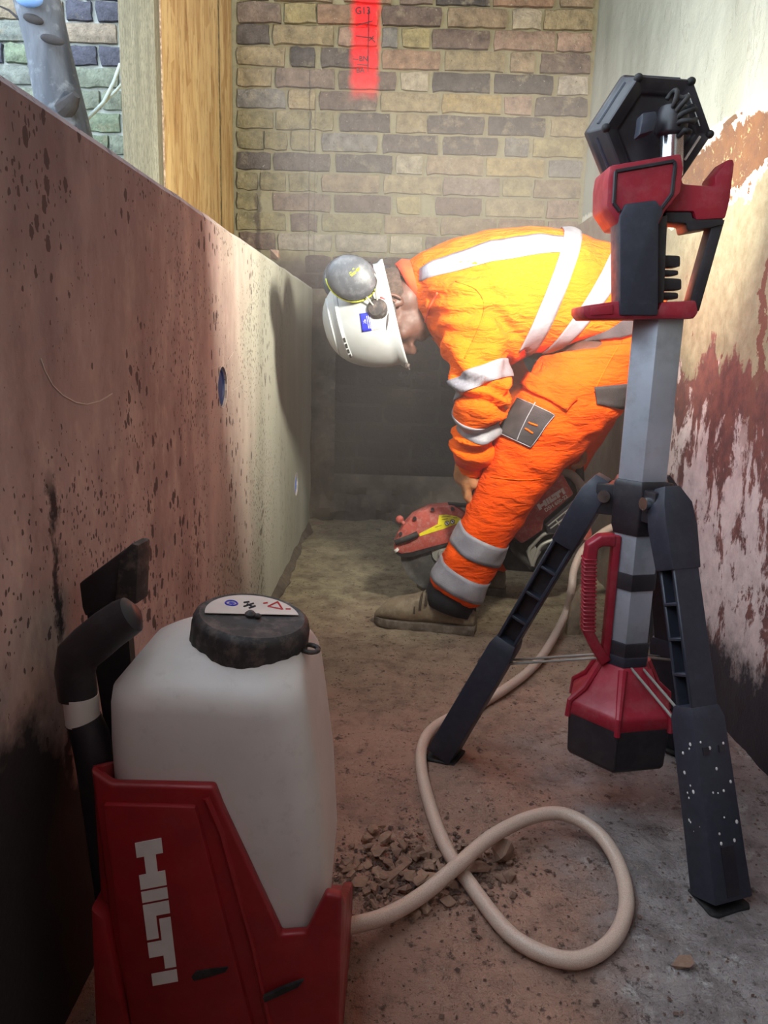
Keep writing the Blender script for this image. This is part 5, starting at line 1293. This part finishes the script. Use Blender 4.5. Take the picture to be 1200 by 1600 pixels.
# raised rib running over the crown from side to side
mb = MB(); rs = []
for k in range(41):
    a = radians(-52+k*104/40)                         # along front-back on the near flank
    u_ = .112+.012*cos(a); 
    pt = None
    d = (fh*sin(a)*1.15+sh*cos(a)).normalized(); h = DB.ray_cast(hq(u_, .0, 0)+d*.4, -d)
    if h[0]: rs.append([h[0]+uh*w_+d*o_ for w_, o_ in ((-.006, -.002), (-.004, .005), (.004, .005), (.007, -.002))])
mb.rings(rs); obj('crown_rib', mb, M['helmet_white'], he)
mb = MB(); rs = []
for k in range(33):
    a = radians(-70+k*140/32); u_ = .147; d = (fh*sin(a)*1.1+sh*cos(a)).normalized(); h = DB.ray_cast(hq(u_, 0, 0)+d*.4, -d)
    if h[0]: rs.append([h[0]+uh*w_+d*o_ for w_, o_ in ((-.004, -.002), (-.002, .002), (.002, .002), (.004, -.002))])
mb.rings(rs); obj('crown_rib', mb, M['helmet_white'], he)
for a in (24, 33, 42, 51):
    a = radians(a); d = (fh*sin(a)*1.15+sh*cos(a)).normalized(); h = DB.ray_cast(hq(.112+.012*cos(a), 0, 0)+d*.4, -d)
    if h[0]:
        mb = MB(); tg = (fh*cos(a)-sh*sin(a)).normalized(); mb.box(h[0]+d*.0045, (.0115, .004, .005), Matrix((tg, d, uh)).transposed()); obj('vent_slot', mb, M['black_rubber'], he)
def decal(corners, mat, nm, off=.0012):
    return patch(DB, corners, 6, 6, mat, nm, off, he, .0006)
decal([(562,490),(594,486),(597,513),(566,519)], M['white_print'], 'sticker', .0008)
decal([(562,490),(577,488),(581,516.5),(566,519)], M['blue_print'], 'sticker')
mb = MB(); st = []
for k in range(5): 
    a = pi/2+k*4*pi/5; st.append((570.5+3.6*cos(a), 502.5-3.6*sin(a)))
st.append(st[0]); q = [on_dome(*p, .0022) for p in st]; mb.tube([p for p in q if p is not None], .0007, 4)
for a, b in (((575.5,493),(579,513)), ((573,494),(576.5,513))):
    q = [on_dome(*a, .0022), on_dome(*b, .0022)]
    if None not in q: mb.tube(q, .0009, 4)
obj('sticker_print', mb, M['white_print'], he)
# parked ear muff and its wire arms, side knob, headband, cradle strap, hanging chin strap
mc = P(549, 434, 1.94); MA_, MB_, MC_ = Vector((.058, .004, -.019)), Vector((.010, -.030, 0)), Vector((.016, 0, .050))
mb = MB(); mb.ell(mc, MA_, MB_, MC_, 30, 16); mf = obj('ear_muff', mb, M['muff_grey'], he, 'all')
mb = MB(); n = 30
mb.rings([[mc+Vector((0, o_, 0))+MA_*cos(2*pi*k/n)*r_+MC_*sin(2*pi*k/n)*r_ for k in range(n)] for o_, r_ in ((.0, 1.0), (.008, 1.03), (.026, 1.03), (.034, .92), (.034, .5))]); obj('muff_cushion', mb, M['black_rubber'], mf, 'all')
mb = MB(); mb.tube([mc+Vector((0, .008, 0))+MA_*cos(2*pi*k/n)*1.035+MC_*sin(2*pi*k/n)*1.035 for k in range(17, 31)], .0022, 6); obj('lime_ring', mb, M['lime_print'], mf, 'all')
MBV = MB(); MBV.ell(mc, MA_, MB_, MC_, 30, 16); MV = MBV.bvh()
def on_muff(px_, py_, off=.001):
    h = MV.ray_cast(EYE, (at(px_, py_, Y=2.0)-EYE).normalized()); return h[0]+h[1]*off if h[0] is not None else mc
mb = MB()
for a, b in (((547,430),(557,423)), ((549,431.5),(556,426.5)), ((546,427),(549,425)), ((551,421),(553,419.5)), ((559,419),(560,424)), ((556,421),(562,421)), ((557,424),(562,418))): mb.tube([on_muff(*a), on_muff(*b)], .0011, 5)
obj('muff_mark', mb, M['lime_print'], mf)
kc = P(592, 484, 1.945)
mb = MB(); mb.lathe(kc+Vector((0, .03, 0)), (-.25, -1, .12), [(.030, -.01), (.030, .012), (.026, .016), (.024, .026), (.018, .034), (.004, .036)], 22); mb.box(kc+Vector((.0, .002, -.0)), (.034, .012, .010), Matrix.Rotation(.7, 3, 'Y')); kb = obj('pivot_knob', mb, M['cap_black'], he)
mb = MB(); n = 20; mb.tube([kc+Vector((.016, .014, .014))+Vector((.018*cos(t_), 0, .010*sin(t_)-.012*cos(t_))) for t_ in [radians(a) for a in range(-40, 150, 15)]], .0028, 6); obj('knob_ring', mb, M['red_print'], kb)
for q in ([(590,473,1.95),(587,455,1.935),(590,437,1.93),(578,421,1.935)], [(584,478,1.945),(575,467,1.94),(566,457,1.935),(545,463,1.93),(527,448,1.925)], [(590,474,1.95),(588,452,1.94),(582,444,1.935)]):
    mb = MB(); mb.tube(spline([P(*p) for p in q], 5), .0022, 7); obj('wire_arm', mb, M['bare_metal'], he, 'all')
mb = MB(); mb.ell(P(529, 445, 1.955), (.012, 0, 0), (0, .012, 0), (0, 0, .018), 10, 8); mb.ell(P(576, 419, 1.96), (.012, 0, 0), (0, .012, 0), (0, 0, .016), 10, 8); obj('arm_fork', mb, M['black_plastic'], he)
fm = P(532, 436, 2.2); mb = MB(); mb.ell(fm, (.045, 0, -.02), (0, .03, 0), (.02, 0, .055), 20, 12); obj('ear_muff', mb, M['muff_grey'], he, 'all')
mb = MB(); mb.prism([P(a, b, 2.03) for a, b in ((607,423),(618,427),(622,446),(614,459),(606,462))], (0, .07, 0)); mb.bevel(.004, 2); obj('nape_cradle', mb, M['bare_metal'], he)
mb = MB(); mb.ell(P(604, 426, 2.06), (.016, 0, -.008), (0, .035, 0), (.006, 0, .018), 16, 10); obj('ratchet_knob', mb, M['black_plastic'], he)
mb = MB(); mb.tube(spline([P(612,466,1.975), P(606,500,1.955), P(603,540,1.985)], 6), .005, 8, flat=.4); obj('headband', mb, M['grey_fabric'], he, 'all')
mb = MB(); mb.tube(spline([P(613,465,1.978), P(617,490,1.972), P(614,520,1.985), P(622,536,2.0), P(630,553,2.01), P(636,571,2.01)], 6), .0035, 7); mb.tube(spline([P(612,520,1.98), P(617,533,1.99), P(628,545,2.0)], 5), .006, 7)
mb.box(P(636.5,572,2.01), (.012, .006, .012)); obj('chin_strap', mb, M['cap_black'], he, 'all')

# ---------------------------------------------------------------- dust hanging round the saw
HAZE = .19
if HAZE:
    dm = bpy.data.materials.new('airborne_dust'); dm.use_nodes = True; nt = dm.node_tree; nt.nodes.remove(nt.nodes['Principled BSDF'])
    vs_ = nt.nodes.new('ShaderNodeVolumeScatter'); vs_.inputs['Density'].default_value = HAZE; vs_.inputs['Anisotropy'].default_value = .2; vs_.inputs['Color'].default_value = (.95, .80, .74, 1)
    nt.links.new(vs_.outputs[0], nt.nodes['Material Output'].inputs['Volume'])
    mb = MB(); mb.box(((XL+XR)/2, 2.40, .72), (XR-XL-.06, 1.48, 1.3)); o = single('dust_haze', mb, dm, 'thin grey dust hanging in the air round the saw', 'dust', (0, 0, 0), smooth=False); o['kind'] = 'stuff'
